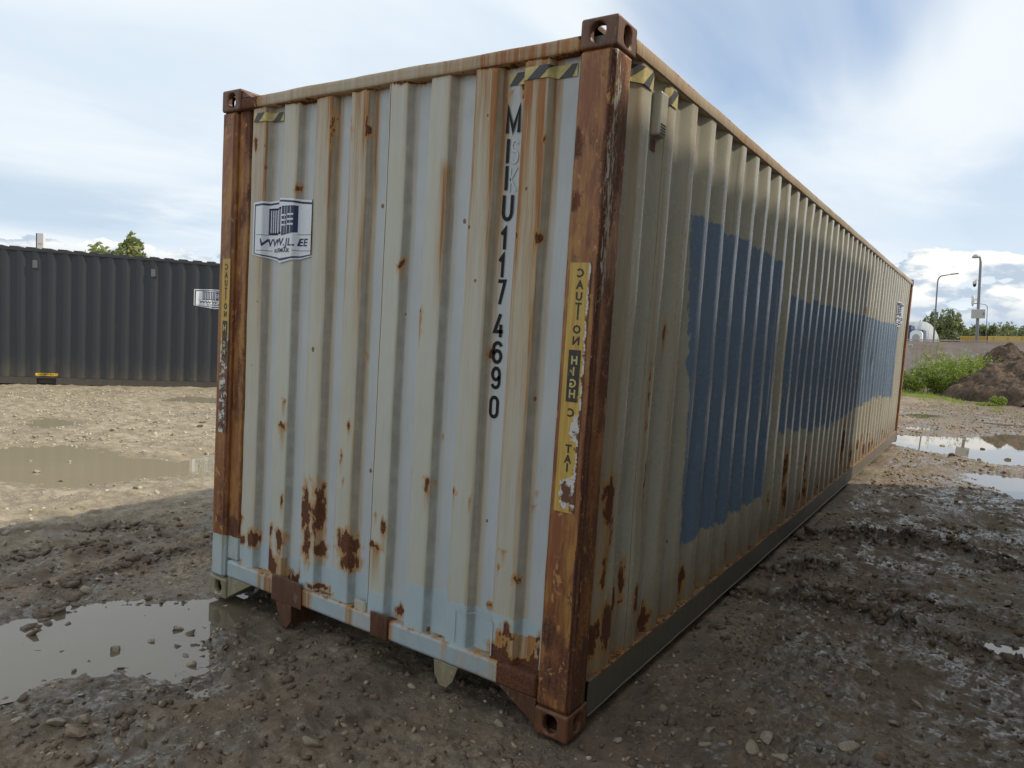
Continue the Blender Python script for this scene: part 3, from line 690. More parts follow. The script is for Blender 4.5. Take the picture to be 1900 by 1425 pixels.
def side_attrs(t, z, d):
    rust = ell(t, z, SP, 1.0, .55); stain = drips(t, z, SP, 1.4) * .75
    warm = np.clip((.040 - d) / .03, 0, 1) * .7
    k = np.floor((t - .2) / .139).astype(int); jig = (np.sin(k * 12.9898) * 43758.5453) % 1; jig2 = (np.sin(k * 78.233) * 12543.1) % 1
    A = np.minimum(np.minimum((t - (1.05 + .085 * (2.3 - z) + .02 * perlin(z * 4, z * 0))) / .03, (2.86 - t) / .03), np.minimum((z - (.53 + .035 * jig)) / .03, ((2.335 - .035 * jig2 - .03 * (t - 1.06)) - z) / .03))
    B = np.minimum(np.minimum((t - 3.2) / .04, (10.75 - t) / .04), np.minimum((z - (1.01 - .015 * (t - 3.2) - .06 * jig + .07 * np.sin(t * .9))) / .03, ((2.03 + .03 * jig2) - z) / .03))
    blue = np.clip(.5 + np.maximum(A, B) * .30, 0, 1)
    # brown water runs in the first bays
    stain = np.maximum(stain, .55 * np.exp(-((t - .262) / .03) ** 2)); stain = np.maximum(stain, .35 * np.exp(-((t - .60) / .03) ** 2) * sst(z, .2, 1)); stain = np.maximum(stain, .30 * np.exp(-((t - .90) / .03) ** 2))
    stain = np.maximum(stain, .30 * sst(-z, -.75, -.2) * (d < .04)); stain = np.maximum(stain, .45 * sst(-z, -.42, -.21))
    rust = np.maximum(rust, .42 * sst(-z, -.30, -.2)); dirt_shade = .55 * sst(-z, -.60, -.2) + .30 * np.clip((d - .03) / .02, 0, 1) * sst(z, 2.3, 2.8)  # dirt low down; recess tops get painted shade below the rail
    warm = np.maximum(warm, .35 * (t > 7))  # sunlit far stretch: warm light put into the paint tone
    return dict(rust=np.where(blue > .5, rust * .3, rust), stain=np.where(blue > .5, stain * .15, np.clip(stain, 0, 1)), warm=warm, patch=0 * t, blue=blue, dirt_shade=dirt_shade)
def side_bulge(tt, zz):
    b = .008 * fbm(tt * .9, zz * .8, 0, 3) + .0015 * fbm(tt * 7, zz * 2.5, 0, 2)
    b = b + .022 * np.exp(-((tt - 7.6) / .55) ** 2 - ((zz - 1.6) / .5) ** 2) + .018 * np.exp(-((tt - 8.0) / .10) ** 2 - ((zz - 1.45) / .10) ** 2) - .012 * np.exp(-((tt - 9.6) / .5) ** 2 - ((zz - 1.1) / .5) ** 2)
    return b * sst(zz, .21, .4) * sst(-zz, -2.79, -2.6)
dense_s = densify(prof_s, .022); zs_s = np.concatenate([np.linspace(.204, .5, 16), np.linspace(.53, 2.5, 62), np.linspace(2.53, 2.803, 9)])
cuts = [.15, .56] + [.56 + 1.112 * k for k in range(1, 11)] + [12.1]
cuts = [c for i, c in enumerate(cuts) if i == 0 or c > cuts[i - 1]]
for a, b in zip(cuts, cuts[1:]):
    pr = [p for p in dense_s if a < p[0] < b]
    if a > .2: pr = [(a + .0015, surf_s(a))] + pr
    if b < 12: pr = pr + [(b - .0015, surf_s(b))]
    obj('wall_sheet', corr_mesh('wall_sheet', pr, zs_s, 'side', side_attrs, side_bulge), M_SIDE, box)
# hidden left side, roof, floor, far doors
mb = MB().box(-2.42, -2.39, .16, 12.03, .21, 2.80); mb.build('wall_sheet', M_SIDE, box)
mb = MB()
for k in range(58): mb.box(-2.38, -.058, .12 + .209 * k, .22 + .209 * k, 2.846, 2.872)
mb.box(-2.38, -.06, .07, 12.1, 2.80, 2.852); mb.build('roof', M_SIDE, box)
MB().box(-2.36, -.07, .07, 12.1, .155, .19).build('floor', M_INT, box)
for k in range(36):
    y = .45 + k * .325
    MB().box(-2.36, -.075, y, y + .045, .045, .154).build('cross_member', M_BROWN, box)
for k in range(2):
    x0 = -2.25 + k * 1.04
    dr = MB().box(x0, x0 + 1.03, 12.12, 12.165, .2, 2.78).build('door', M_SIDE, box)
    for j in range(2):
        xx = x0 + .3 + .42 * j
        MB().tube([(xx, 12.19, .2), (xx, 12.19, 2.78)], .017).build('locking_bar', M_ALU, dr)

# posts
def post_attrs(P):
    x, y, z = P[:, 0], P[:, 1], P[:, 2]; sidef = sst(x, -.030, -.004)
    rust = sidef * (.55 + .30 * perlin(z * 2.2, y * 9, 0 * z)) + .55 * np.exp(-((x + .012) / .018) ** 2) * (y < .03)
    rust = np.maximum(rust, .85 * ell(x, z, [(-.15,2.42,.025,.07),(-.125,2.21,.02,.05),(-.15,2.20,.012,.05),(-.13,.44,.035,.075),(-.05,.36,.03,.09),(-.10,.24,.06,.10),(-.03,1.31,.02,.05),(-.05,1.30,.02,.03)], 1.2) * (y < .02))
    rust = np.maximum(rust, .55 * sst(-z, -.33, -.2)); rust = np.maximum(rust, .36 * sst(z, 1.5, 2.4)); rust = np.maximum(rust, .16 + .22 * fbm(x * 9, z * 1.6, y * 9, 3))
    white = .42 * np.exp(-((x + .012) / .02) ** 2) * sst(z, .25, 1.4) + .30 * sidef * sst(z, .6, 2.2) * np.exp(-((y - .035) / .03) ** 2)
    white = np.maximum(white, .62 * ell(x, z, [(-.06,.385,.03,.010),(-.115,.290,.045,.008),(-.03,2.28,.01,.05),(-.06,2.5,.005,.06)], 1) * (y < .02))
    white = np.maximum(white, .40 * np.exp(-((x + .075) / .025) ** 2 - ((z - .75) / .16) ** 2))
    return dict(rust=rust, white=white, patch=0 * x)
pn = gridbox('corner_post', -.160, -.004, .005, .155, .118, 2.779, .018, M_POST, box, post_attrs, .0022, .010); pn['label'] = 'rust brown corner post with flaking paint along its edge'
def lpost_attrs(P):
    x, y, z = P[:, 0], P[:, 1], P[:, 2]
    return dict(rust=.12 + .20 * fbm(x * 9, z * 1.6, y * 9, 3) + .5 * ell(x, z, [(-2.36,.60,.02,.09),(-2.33,.50,.02,.05),(-2.37,.47,.04,.03),(-2.40,.9,.015,.05),(-2.26,.43,.03,.03),(-2.35,1.35,.02,.08)], 1.3) + .25 * sst(z, 2.2, 2.7) + .25 * (x > -2.31),
                white=.55 * ell(x, z, [(-2.365,2.47,.012,.08),(-2.365,2.55,.022,.012)], 1), patch=np.clip(.5 + (.375 + .01 * perlin(x * 30, y * 0, 0 * z) - z) / .02, 0, 1))
pl_o = gridbox('corner_post', -2.434, -2.316, .006, .15, .118, 2.779, .022, M_POST, box, lpost_attrs, .002, .012); pl_o['label'] = 'orange brown corner post with a repainted pale foot'
gridbox('post_flange', -2.3155, -2.220, .034, .064, .236, 2.79, .03, M_POST, box, lpost_attrs, .001, .004)
def fpost(P): return dict(rust=.3 + 0 * P[:, 0], white=0 * P[:, 0], patch=0 * P[:, 0])
gridbox('corner_post', -.12, -.004, 12.05, 12.186, .118, 2.779, .08, M_POST, box, fpost, .001, .008)
gridbox('corner_post', -2.434, -2.32, 12.05, 12.186, .118, 2.779, .08, M_POST, box, fpost, .001, .008)
# castings
for X0, sx in ((0, -1), (-WC, 1)):
    for Y0, sy in ((0, 1), (LC, -1)):
        for Z0, sz in ((0, 1), (HC, -1)):
            c = casting((X0, Y0, Z0), (sx, sy, sz), M_CASTL if (X0 < -1 and Z0 == 0 and Y0 == 0) else M_CAST, box)
# end rails
def top_attrs(P):
    x, y, z = P[:, 0], P[:, 1], P[:, 2]; nz = perlin(x * 2.1, 0 * x + 4.5); b = sst(x, -.75, -.25) + sst(-x, 1.95, 2.2)
    return dict(rust=np.clip(.18 * (perlin(x * 9, z * 9) > .2) + .75 * sst(-x, 2.05, 2.2) + .30 * sst(x, -.4, -.16) + .40 * np.exp(-((z - 2.842) / .008) ** 2) * (perlin(x * 5, 0 * x) > .1) + .45 * np.exp(-((z - 2.778) / .006) ** 2), 0, 1),
                stain=np.clip(.55 + .5 * nz + .65 * b + .15 * sst(x, -1.2, -.7), 0, 1), warm=.6 + 0 * x, patch=0 * x)
gridbox('top_end_rail', -2.275, -.163, .008, .088, 2.779, 2.842, .022, M_TOP, box, top_attrs, .004, .006)
for x0, x1 in ((-2.275, -2.20),):                                      # gusset above the rail ends
    s = 1 if x0 < -1 else -1; a, b = (x0, x1) if s > 0 else (x1, x0)
    MB().prism([(a, .012, 2.8425), (b, .012, 2.8425), (a, .012, 2.888)], (0, .05, 0)).build('gusset', M_CAST, box, .003)
MUL = [(-2.05, -1.93), (-1.53, -1.46), (-1.03, -.98)]
def bot_attrs(P):
    x, y, z = P[:, 0], P[:, 1], P[:, 2]
    rust = .95 * ((x > -1.865) & (x < -1.625)) + .95 * ((x > -1.125) & (x < -1.005)) + .95 * (x > -.37)
    rust = np.where((x > -1.80) & (x < -1.71) & (z < .225) & (z > .15), .42, rust)
    stain = .9 * ((x > -1.94) & (x < -1.56)) + .9 * ((x > -1.30) & (x < -1.25)) + .9 * ((x > -1.01) & (x < -.975)) + .8 * ((x > -2.0) & (x < -1.965)) + .75 * ((x > -.67) & (x < -.63)) + .30 * (x > -.6)
    edge = .48 * np.exp(-((z - .236) / .012) ** 2) * (perlin(x * 6, 0 * x + 3) > -.2) + .35 * np.exp(-((z - .14) / .008) ** 2) * (perlin(x * 6, 0 * x + 8) > 0)
    return dict(rust=np.clip(rust + edge, 0, 1), stain=np.clip(stain + edge, 0, 1), warm=.15 + 0 * x, patch=.62 * (x > -.96) * (x < -.7) + .62 * (x < -1.32) * (x > -1.56) + .6 * (x < -2.02) + .5 * (x > -.7) * (x < -.4), dirt_shade=.25 + 0 * x)
gridbox('bottom_end_rail', -2.276, -.1645, .004, .100, .140, .2355, .018, M_END, box, bot_attrs, .003, .006)
# plates welded over the rail
gridbox('rust_plate', -1.865, -1.625, -.0035, .0035, .120, .262, .018, M_BROWN, box, None, .003, .002)
gridbox('rust_plate', -1.120, -1.005, -.003, .0035, .138, .262, .018, M_BROWN, box, None, .003, .002)
def wp(P): return dict(rust=.35 * (np.abs(P[:, 0] + 1.21) > .036), stain=.4 + 0 * P[:, 0], warm=.8 + 0 * P[:, 0], patch=0 * P[:, 0])
gridbox('repair_plate', -1.25, -1.17, .0145, .0185, .232, .282, .02, M_END, box, wp, 0, .001)
def wp2(P): return dict(rust=0 * P[:, 0], stain=.1 + 0 * P[:, 0], warm=0 * P[:, 0], patch=1 + 0 * P[:, 0])
for (a, b, c, d) in ((-.61, -.575, .24, .415), ):
    pass
V, F = merge2(rect2(-.615, -.41, .395, .402), rect2(-.618, -.612, .25, .398), rect2(-.413, -.407, .25, .398))
drape('weld_bead', V, F, surf_e, [p[0] for p in prof_e], .004, M_GHOST, box)
# tunnel bolsters and gussets under the end rail
MB().prism([(-1.845,-.002,.142), (-1.705,-.002,.142), (-1.70,-.002,.035), (-1.735,-.002,-.012), (-1.78,-.002,.0), (-1.80,-.002,.05)], (0, .010, 0)).build('bolster', M_BROWN, box, .002)
MB().box(-1.845, -1.705, .009, .34, .128, .139).box(-1.712, -1.702, .009, .34, .01, .127).build('bolster_web', M_BROWN, box)
MB().prism([(-.715,.002,.142), (-.575,.002,.142), (-.60,.002,.07), (-.635,.002,.030), (-.675,.002,.030), (-.705,.002,.075)], (0, .010, 0)).build('bolster', M_CASTL, box, .002)
MB().box(-.715, -.705, .013, .34, .03, .139).build('bolster_web', M_INT, box)
MB().prism([(-2.275,.012,.139), (-2.275,.012,.012), (-2.06,.012,.139)], (0, .14, 0)).build('gusset', M_CASTL, box, .003)
MB().prism([(-.164,.012,.139), (-.164,.012,.022), (-.365,.012,.139)], (0, .14, 0)).build('gusset', M_BROWN, box, .003)
# side rails
def tsr(P):
    y = P[:, 1]; z = P[:, 2]; nz = perlin(y * 1.7, 0 * y + 2.5)
    return dict(rust=np.clip(.22 * (perlin(y * 6, z * 30) > .15) + .42 * np.exp(-((z - 2.862) / .008) ** 2), 0, 1), stain=np.clip(.62 + .4 * nz - .2 * sst(y, 5, 9), 0, 1), warm=.8 + 0 * y, patch=0 * y)
gridbox('top_side_rail', -.064, -.002, .180, 12.012, 2.803, 2.864, .05, M_TOP, box, tsr, .003, .005)
gridbox('top_side_rail', -2.436, -2.374, .180, 12.012, 2.803, 2.864, .3, M_TOP, box, tsr, .002, 0)
def bsr(P):
    y = P[:, 1]; z = P[:, 2]; x = P[:, 0]
    up = sst(z, .196, .202)
    return dict(rust=.60 * up * (perlin(y * 3, x * 20) > -.2) + .12 * (perlin(y * 5, z * 20) > .3), stain=np.clip(.85 * up + .2, 0, 1), warm=sst(y, 5.5, 7.5), patch=0 * y, dirt_shade=.3 + 0 * y)
def bsr_web(name, x0, x1, z0, z1, wob=.004): return gridbox(name, x0, x1, .180, 12.012, z0, z1, .04, M_RAIL, box, bsr, wob, .002)
bsr_web('bottom_side_rail', -.062, -.003, .1965, .2035, .002)
bsr_web('bottom_side_rail_web', -.012, -.0035, .056, .196)
bsr_web('bottom_side_rail_lip', -.050, .002, .046, .0545, .003)
MB().box(-2.435, -2.40, .18, 12.01, .05, .20).build('bottom_side_rail', M_RAIL, box)
# ventilator on the side and its little plate
vent = MB().box(-.048, -.002, .462, .545, 2.56, 2.745).build('ventilator', M_SIDE, box, .008)
for k in range(4): MB().box(-.0012, .0006, .475, .53, 2.570 + .012 * k, 2.574 + .012 * k).build('louvre', M_INT, vent)
MB().box(-.044, -.040, .47, .53, 2.50, 2.55).build('bracket', M_CAST, box)

# print and stickers
brk_e = [p[0] for p in prof_e]; brk_s = [p[0] for p in prof_s]
for ch, x0, x1, z0, z1 in (('M',-.512,-.438,2.508,2.611),('I',-.509,-.480,2.383,2.484),('I',-.508,-.479,2.270,2.372),('U',-.507,-.449,2.147,2.249),('1',-.512,-.462,2.02,2.107),('1',-.514,-.465,1.901,1.995),
                           ('7',-.510,-.460,1.786,1.885),('4',-.515,-.456,1.644,1.744),('6',-.514,-.458,1.527,1.627),('9',-.512,-.459,1.416,1.517),('0',-.512,-.460,1.288,1.389)):
    V, F = stroke2d(ch, x0 - .010, x1 - .010, z0, z1, .0155)
    drape('number_character', V, F, surf_e, brk_e, .0060, M_BLACK, box)
for ch, x0, x1, z0, z1 in (('S',-.484,-.440,2.38,2.481),('K',-.482,-.440,2.264,2.365)):
    V, F = stroke2d(ch, x0 - .008, x1 - .008, z0, z1, .009); drape('faded_character', V, F, surf_e, brk_e, .0045, M_GHOST, box)
# container dealer sticker folded over the ribs
def logo(parent, surf, brk, x0, x1, z0, z1, off, axis='end', flip=False):
    W_ = x1 - x0; H_ = z1 - z0; X = lambda u: x0 + W_ * u; Z = lambda v: z0 + H_ * v
    def shape(e, dz=0):
        pts = [(X(0) + e, Z(.13) + e * .3), (X(.5), Z(0) + e * 1.1), (X(1) - e, Z(.13) + e * .3), (X(1) - e, Z(.95) - e), (X(.5), Z(1) - e), (X(0) + e, Z(.95) - e)]
        return pts, [(0, 1, 4, 5), (1, 2, 3, 4)]
    st = drape('sticker', *shape(0), surf, brk, off, M_WHITE, parent, axis)
    drape('sticker_frame', *shape(W_ * .022), surf, brk, off + .0012, M_NAVY, parent, axis)
    drape('sticker_face', *shape(W_ * .045), surf, brk, off + .0024, M_WHITE, parent, axis)
    it = []
    zb, zt = Z(.45), Z(.86)
    it += [rect2(X(.20), X(.50), zt - H_ * .03, zt), rect2(X(.20), X(.50), zb - H_ * .01, zb + H_ * .025)]
    for k in range(8): it.append(rect2(X(.20 + .0385 * k), X(.20 + .0385 * k + .021), zb, zt - .0))
    it.append(([(X(.51), zb - H_ * .03), (X(.73), zb + H_ * .02), (X(.73), zt + H_ * .015), (X(.51), zt + H_ * .015)], [(0, 1, 2, 3)]))
    it += [rect2(X(.07), X(.20), Z(.435), Z(.443)), rect2(X(.73), X(.92), Z(.435), Z(.443)), rect2(X(.07), X(.27), Z(.19), Z(.198)), rect2(X(.70), X(.92), Z(.19), Z(.198))]
    drape('sticker_print', *merge2(*it), surf, brk, off + .0034, M_NAVY, parent, axis)['kind'] = 'stuff'
    wl = []
    for k in range(3):
        v = Z(.57 + .075 * k); wl += [rect2(X(.50), X(.585), v, v + H_ * .026), rect2(X(.61), X(.70), v + H_ * .01, v + H_ * .036)]
    for k in (.56, .60, .655): wl.append(rect2(X(k), X(k + .006), zb, zt))
    drape('sticker_print', *merge2(*wl), surf, brk, off + .0044, M_WHITE, parent, axis)['kind'] = 'stuff'
    t = text_mesh2d('WWW.JL.EE', H_ * .16, W_ * .003, .9, .15, 1.08); ws = max(a for a, b in t[0]) - min(a for a, b in t[0]); k = W_ * .74 / ws
    if axis == 'side': pass
    drape('sticker_lettering', [(a * k + X(.49), b + Z(.315)) for a, b in t[0]], t[1], surf, brk, off + .0034, M_NAVY, parent, axis)
    t = text_mesh2d('KONTEMÜÜK', H_ * .085, W_ * .002); ws = max(a for a, b in t[0]) - min(a for a, b in t[0]); k = W_ * .36 / ws
    drape('sticker_lettering', [(a * k + X(.48), b + Z(.19)) for a, b in t[0]], t[1], surf, brk, off + .0034, M_NAVY, parent, axis)
logo(box, surf_e, brk_e, -2.142, -1.676, 1.949, 2.290, .006)
logo(box, surf_s, brk_s, 10.05, 11.05, 2.02, 2.42, .008, 'side')
# hazard tape
def tape(parent, surf, brk, a, b, z0, z1, off, axis, lean=1):
    drape('hazard_tape', *rect2(a, b, z0, z1), surf, brk, off, M_TAPEY, parent, axis)
    V = []; F = []; w_ = .075; x = a - .02
    while x < b - .03:
        p = [(x, z0), (x + w_ * .8, z0), (x + w_ * .8 + (z1 - z0) * 1.15, z1), (x + (z1 - z0) * 1.15, z1)]
        p = [(min(max(u, a), b), v) for u, v in p]; k = len(V); V += p; F.append((k, k + 1, k + 2, k + 3)); x += w_ * 1.75
    drape('tape_stripe', V, F, surf, brk, off + .0015, M_TAPEK, parent, axis)
tape(box, surf_e, brk_e, -.515, -.190, 2.702, 2.752, .006, 'end'); tape(box, surf_e, brk_e, -2.165, -1.965, 2.703, 2.748, .006, 'end')
tape(box, surf_s, brk_s, .16, .375, 2.715, 2.785, .006, 'side'); tape(box, surf_s, brk_s, .54, .655, 2.715, 2.785, .006, 'side')
# caution height stickers, printed mirrored and reading downwards
def caution(parent, x0, x1, z0, z1, y, worn_fn, wtxt, skip=()):
    n1, n2 = 8, 70; xx, zz = np.meshgrid(np.linspace(x0, x1, n1), np.linspace(z0, z1, n2))
    P = np.stack([xx, y + 0 * xx, zz], -1).reshape(-1, 3); i = np.arange((n2 - 1) * n1).reshape(n2 - 1, n1)[:, :-1].ravel()
    me = mesh_np('caution_sticker', P, np.stack([i, i + 1, i + n1 + 1, i + n1], 1), True); add_attr(me, 'worn', worn_fn(P[:, 0], P[:, 2]))
    st = obj('caution_sticker', me, M_CAUT, parent)
    cx = (x0 + x1) / 2 + .002; k = wtxt
    for ch, zc, col in (('C',1.922,0),('A',1.876,0),('U',1.830,0),('T',1.788,0),('I',1.755,0),('O',1.700,0),('N',1.655,0),('H',1.577,1),('I',1.533,1),('G',1.485,1),('H',1.443,1),('C',1.367,0),('O',1.325,0),('N',1.275,0),('T',1.221,0),('A',1.179,0),('I',1.144,0),('N',1.10,0),('E',1.06,0),('R',1.02,0)):
        if zc in skip: continue
        t = text_mesh2d(ch, .046, .0016, k)
        V = [(-a + cx, b) for a, b in t[0]]; zmid = (max(b for a, b in V) + min(b for a, b in V)) / 2
        drape('sticker_lettering', [(a, b - zmid + zc) for a, b in V], t[1], lambda q: y, [], .0026 if col else .0012, M_TAPEY if col else M_CPRINT, st)
    w2 = (x1 - x0) * .30
    drape('sticker_panel', *rect2(cx - w2, cx + w2 * .95, 1.410, 1.618), lambda q: y, [], .0014, M_CPRINT, st)
def worn_n(x, z): return .95 * np.exp(-((z - 1.04) / .07) ** 2 - ((x + .085) / .03) ** 2) + .75 * np.exp(-((x + .043) / .012) ** 2) + .75 * np.exp(-((z - 1.30) / .05) ** 2 - ((x + .07) / .02) ** 2) + .12
def worn_l(x, z): return .15 + .62 * sst(-z, -1.66, -1.35) + .2 * sst(x, -2.35, -2.33)
caution(box, -.135, -.042, .960, 1.962, .0015, worn_n, .95, (1.325, 1.275, 1.10, 1.06, 1.02))
caution(box, -2.392, -2.322, .975, 1.967, .0025, worn_l, .80, (1.533, 1.367, 1.325, 1.275, 1.144, 1.10))

# ================================================================= OTHER CONTAINERS
def plain_paint(name, base, base2, rough=.42):
    M, n = mat_new(name); P = n.pos
    c = n.mix(n.noise(n.map(P, (8, 8, .8)), 1, 5), base, base2)
    c = n.mix(n.math('MULTIPLY', n.ss(n.noise(P, 5, 6, .65), .6, .75), .35), c, (.09, .075, .055))
    zz = n.new('ShaderNodeSeparateXYZ', i_0=P).outputs[2]
    c = n.mix(n.math('MULTIPLY', n.ss(n.math('ADD', zz, n.math('MULTIPLY', n.noise(n.map(P, (9, 9, 2)), 1, 5, .65), .9)), 1.15, .35), .45), c, (.17, .14, .10))
    n.put(n.bsdf.inputs['Base Color'], c); n.bsdf.inputs['Roughness'].default_value = rough
    n.put(n.bsdf.inputs['Normal'], bump(n, n.noise(P, 25, 4), .1, .004)); return M
M_DARK = plain_paint('slate_paint', (.026, .031, .040), (.036, .042, .050), .50)
M_DARK2 = plain_paint('slate_frame_paint', (.030, .033, .036), (.04, .043, .046), .5)
M_GREYC = plain_paint('beige_paint', (.32, .28, .225), (.38, .335, .27), .6)  # for the added stack, beige so that it bounces warm fill light
def simple_container(name, mat, frame, detail=True):
    """origin at near lower corner; long side along +X, the detailed side faces -Y"""
    root = empty(name); L, H, Wd = LC, HC, WC
    outs = [.30 + .278 * k for k in range(42)]; outs = [o for o in outs if o < L - .25]
    pr = corr_profile(.12, L - .12, outs, .072, .066, .008, .044, .006); sf = surf_fn(pr)
    zs = np.linspace(.17, 2.80, 14)
    me = corr_mesh('wall_sheet', pr, zs, 'end'); a = obj('wall_sheet', me, mat, root)
    b = obj('wall_sheet', me, None, root); b.rotation_euler.z = math.pi; b.location = (L, Wd, 0)
    for x in (.02, L - .05): MB().box(x, x + .03, .1, Wd - .1, .17, 2.80).build('end_wall', mat, root)
    for y0 in (.002, Wd - .062): MB().box(.16, L - .16, y0, y0 + .06, 2.80, 2.862).build('top_side_rail', frame, root, .004)
    if detail: MB().box(.16, 5.10, .003, .05, .02, .165).box(5.46, L - .16, .003, .05, .02, .165).box(5.1, 5.46, .003, .05, .15, .165).build('bottom_side_rail', frame, root)
    else: MB().box(.16, L - .16, .003, .05, .02, .165).build('bottom_side_rail', frame, root)
    MB().box(.16, L - .16, Wd - .05, Wd - .003, .02, .165).build('bottom_side_rail', frame, root)
    if detail: MB().box(5.10, 5.46, .05, .09, .03, .15).build('forklift_pocket', M_INT, root)
    MB().box(.1, L - .1, .06, Wd - .06, .12, .16).build('floor', M_INT, root)
    mb = MB().box(.1, L - .1, .06, Wd - .06, 2.82, 2.855)
    for k in range(40): mb.box(.25 + .29 * k, .43 + .29 * k, .01, Wd - .01, 2.8555, 2.888)
    mb.build('roof', frame, root, .006)
    for x in (.003, L - .12):
        for y in (.003, Wd - .12): MB().box(x, x + .117, y, y + .117, .118, 2.778).build('corner_post', frame, root, .008)
    for X0, sx in ((0, 1), (L, -1)):
        for Y0, sy in ((0, 1), (Wd, -1)):
            for Z0, sz in ((0, 1), (H, -1)): casting((X0, Y0, Z0), (sx, sy, sz), frame, root)
    return root, sf, [p[0] for p in pr]
dark, sfd, brd = simple_container('shipping_container', M_DARK, M_DARK2)
th = .9363; u = Vector((math.cos(th), math.sin(th)))
# visible forklift pocket centred 2.0 m along the measured line, i.e. 5.28 m along the container
org = Vector((-15.838, 4.1935)) + u * (.278 * 2.55 - 5.28 + .04)
dark.location = (org.x, org.y, -.25); dark.rotation_euler = (0, 0, th)
tag(dark, 'dark slate grey shipping container across the yard with a small yellow label low down', 'container')
M_POLE_V = flat('dull_ventilator', (.14, .155, .165), .55, .1)
for px_ in (5.06, 7.29):
    v = MB().box(px_ - .045, px_ + .045, -.004, .04, 2.46, 2.62).build('ventilator', M_POLE_V, dark, .006)
    MB().box(px_ + .046, px_ + .075, -.003, .035, 2.44, 2.64).build('bracket', M_INT, dark)
logo(dark, sfd, brd, 8.12, 9.02, 1.83, 2.27, .012)
drape('label', *rect2(5.28 - .20, 5.28 + .21, .20, .255), sfd, brd, .006, flat('label_yellow', (.75, .50, .03), .5, .05), dark)
t = text_mesh2d('FOR EMPTY ONLY', .045, .001, .9); drape('label_lettering', [(a + 5.285, b + .2275) for a, b in t[0]], t[1], sfd, brd, .008, M_BLACK, dark)
# unseen stack added on the right of the alley as a shadow caster: its shade falls over the near half of the yard
st1, _, _ = simple_container('shipping_container', M_GREYC, M_GREYC, False)
st1.location = (2.43 + WC, -2.95, .0); st1.rotation_euler = (0, 0, math.pi / 2)
tag(st1, 'added unseen beige container shading the alley, bottom of its stack', 'container')
st2 = copy_tree(st1); st2.location.z = 2.90; st2['label'] = 'added unseen beige container shading the alley, top of its stack'

# ================================================================= STONES AND GRAVEL
def ico(sub):
    bm = bmesh.new(); bmesh.ops.create_icosphere(bm, subdivisions=sub, radius=1)
    V = np.array([v.co[:] for v in bm.verts]); F = np.array([[v.index for v in f.verts] for f in bm.faces]); bm.free(); return V, F
def stone_mat():
    M, n = mat_new('limestone'); P = n.pos
    inf = n.new('ShaderNodeObjectInfo').outputs['Random']; tnt = n.attr('tint')
    v = n.math('FRACT', n.math('ADD', inf, n.math('MULTIPLY', tnt, 3.7)))
    c = n.mix(v, (.36, .29, .195), (.56, .48, .36)); c = n.mix(n.ss(v, .70, .95), c, (.30, .17, .095))
    n2 = n.noise(P, 30, 6, .7); c = n.mix(n.ss(n2, .40, .62), c, (.135, .10, .068))
    n.put(n.bsdf.inputs['Base Color'], c); n.bsdf.inputs['Roughness'].default_value = .72
    n.put(n.bsdf.inputs['Normal'], bump(n, n.noise(P, 70, 6, .7), .5, .006)); return M
M_STONE = stone_mat()
def gravel_mat():
    M, n = mat_new('gravel'); v = n.attr('tint'); p = n.attr('pale')
    c = n.mix(v, (.13, .088, .055), (.40, .31, .205)); c = n.mix(n.ss(v, .90, .98), c, (.42, .38, .31)); c = n.mix(n.math('MULTIPLY', p, .9), c, n.mix(v, (.30, .25, .17), (.60, .54, .42)))
    n.put(n.bsdf.inputs['Base Color'], n.mix(n.math('MULTIPLY', n.ss(n.noise(n.pos, 60, 4, .7), .45, .65), .5), c, (.13, .10, .07)))
    n.bsdf.inputs['Roughness'].default_value = .7; return M
M_GRAVEL = gravel_mat()
iv1, if1 = ico(1); iv2, if2 = ico(3)
def scatter_gravel(name, N, sampler, size, seed, mat):
    r = np.random.default_rng(seed); xy, sz = sampler(r, N); N = len(xy)
    h, wet = height(xy[:, 0][None, :], xy[:, 1][None, :]); h = h[0]
    A = r.normal(size=(N, 3, 3)); Q, _ = np.linalg.qr(A)
    sc = np.stack([r.uniform(.7, 1.3, N), r.uniform(.5, 1, N), r.uniform(.35, .7, N)], 1) * sz[:, None]
    jit = 1 + r.uniform(-.28, .28, (N, len(iv1), 1))
    loc = (iv1[None] * jit); ang = r.uniform(0, 6.28, N); ca, sa = np.cos(ang), np.sin(ang)
    tl = r.normal(0, .25, (N, 2)); v = loc * sc[:, None, :]
    x = v[..., 0] * ca[:, None] - v[..., 1] * sa[:, None]; y = v[..., 0] * sa[:, None] + v[..., 1] * ca[:, None]; z = v[..., 2] + x * tl[:, :1] + y * tl[:, 1:]
    V = np.stack([x + xy[:, :1], y + xy[:, 1:], z + (h + sz * r.uniform(-.15, .22, N))[:, None]], -1).reshape(-1, 3)
    F = (if1[None] + (np.arange(N) * len(iv1))[:, None, None]).reshape(-1, 3)
    me = mesh_np(name, V, F); add_attr(me, 'tint', np.repeat(r.uniform(0, 1, N), len(iv1))); add_attr(me, 'pale', np.repeat(sst(-xy[:, 0], 3.3, 5.2), len(iv1)))
    o = obj(name, me, mat); o['kind'] = 'stuff'; return o
def patchy(xy, r, f=1.2, thr=.0): return fbm(xy[:, 0] * f, xy[:, 1] * f + 30, 0, 3) > thr + r.normal(0, .35, len(xy))
def s_near(r, N):
    xy = np.stack([r.uniform(-4, 2.2, N), -1.5 + 6.5 * r.uniform(0, 1, N) ** 1.5], 1); k = patchy(xy, r, 1.2, .1) & ~((xy[:, 0] < 0) & (xy[:, 1] > .3) & (xy[:, 0] > -2.4))
    xy = xy[k]; return xy, .003 + .016 * r.uniform(0, 1, len(xy)) ** 4.2
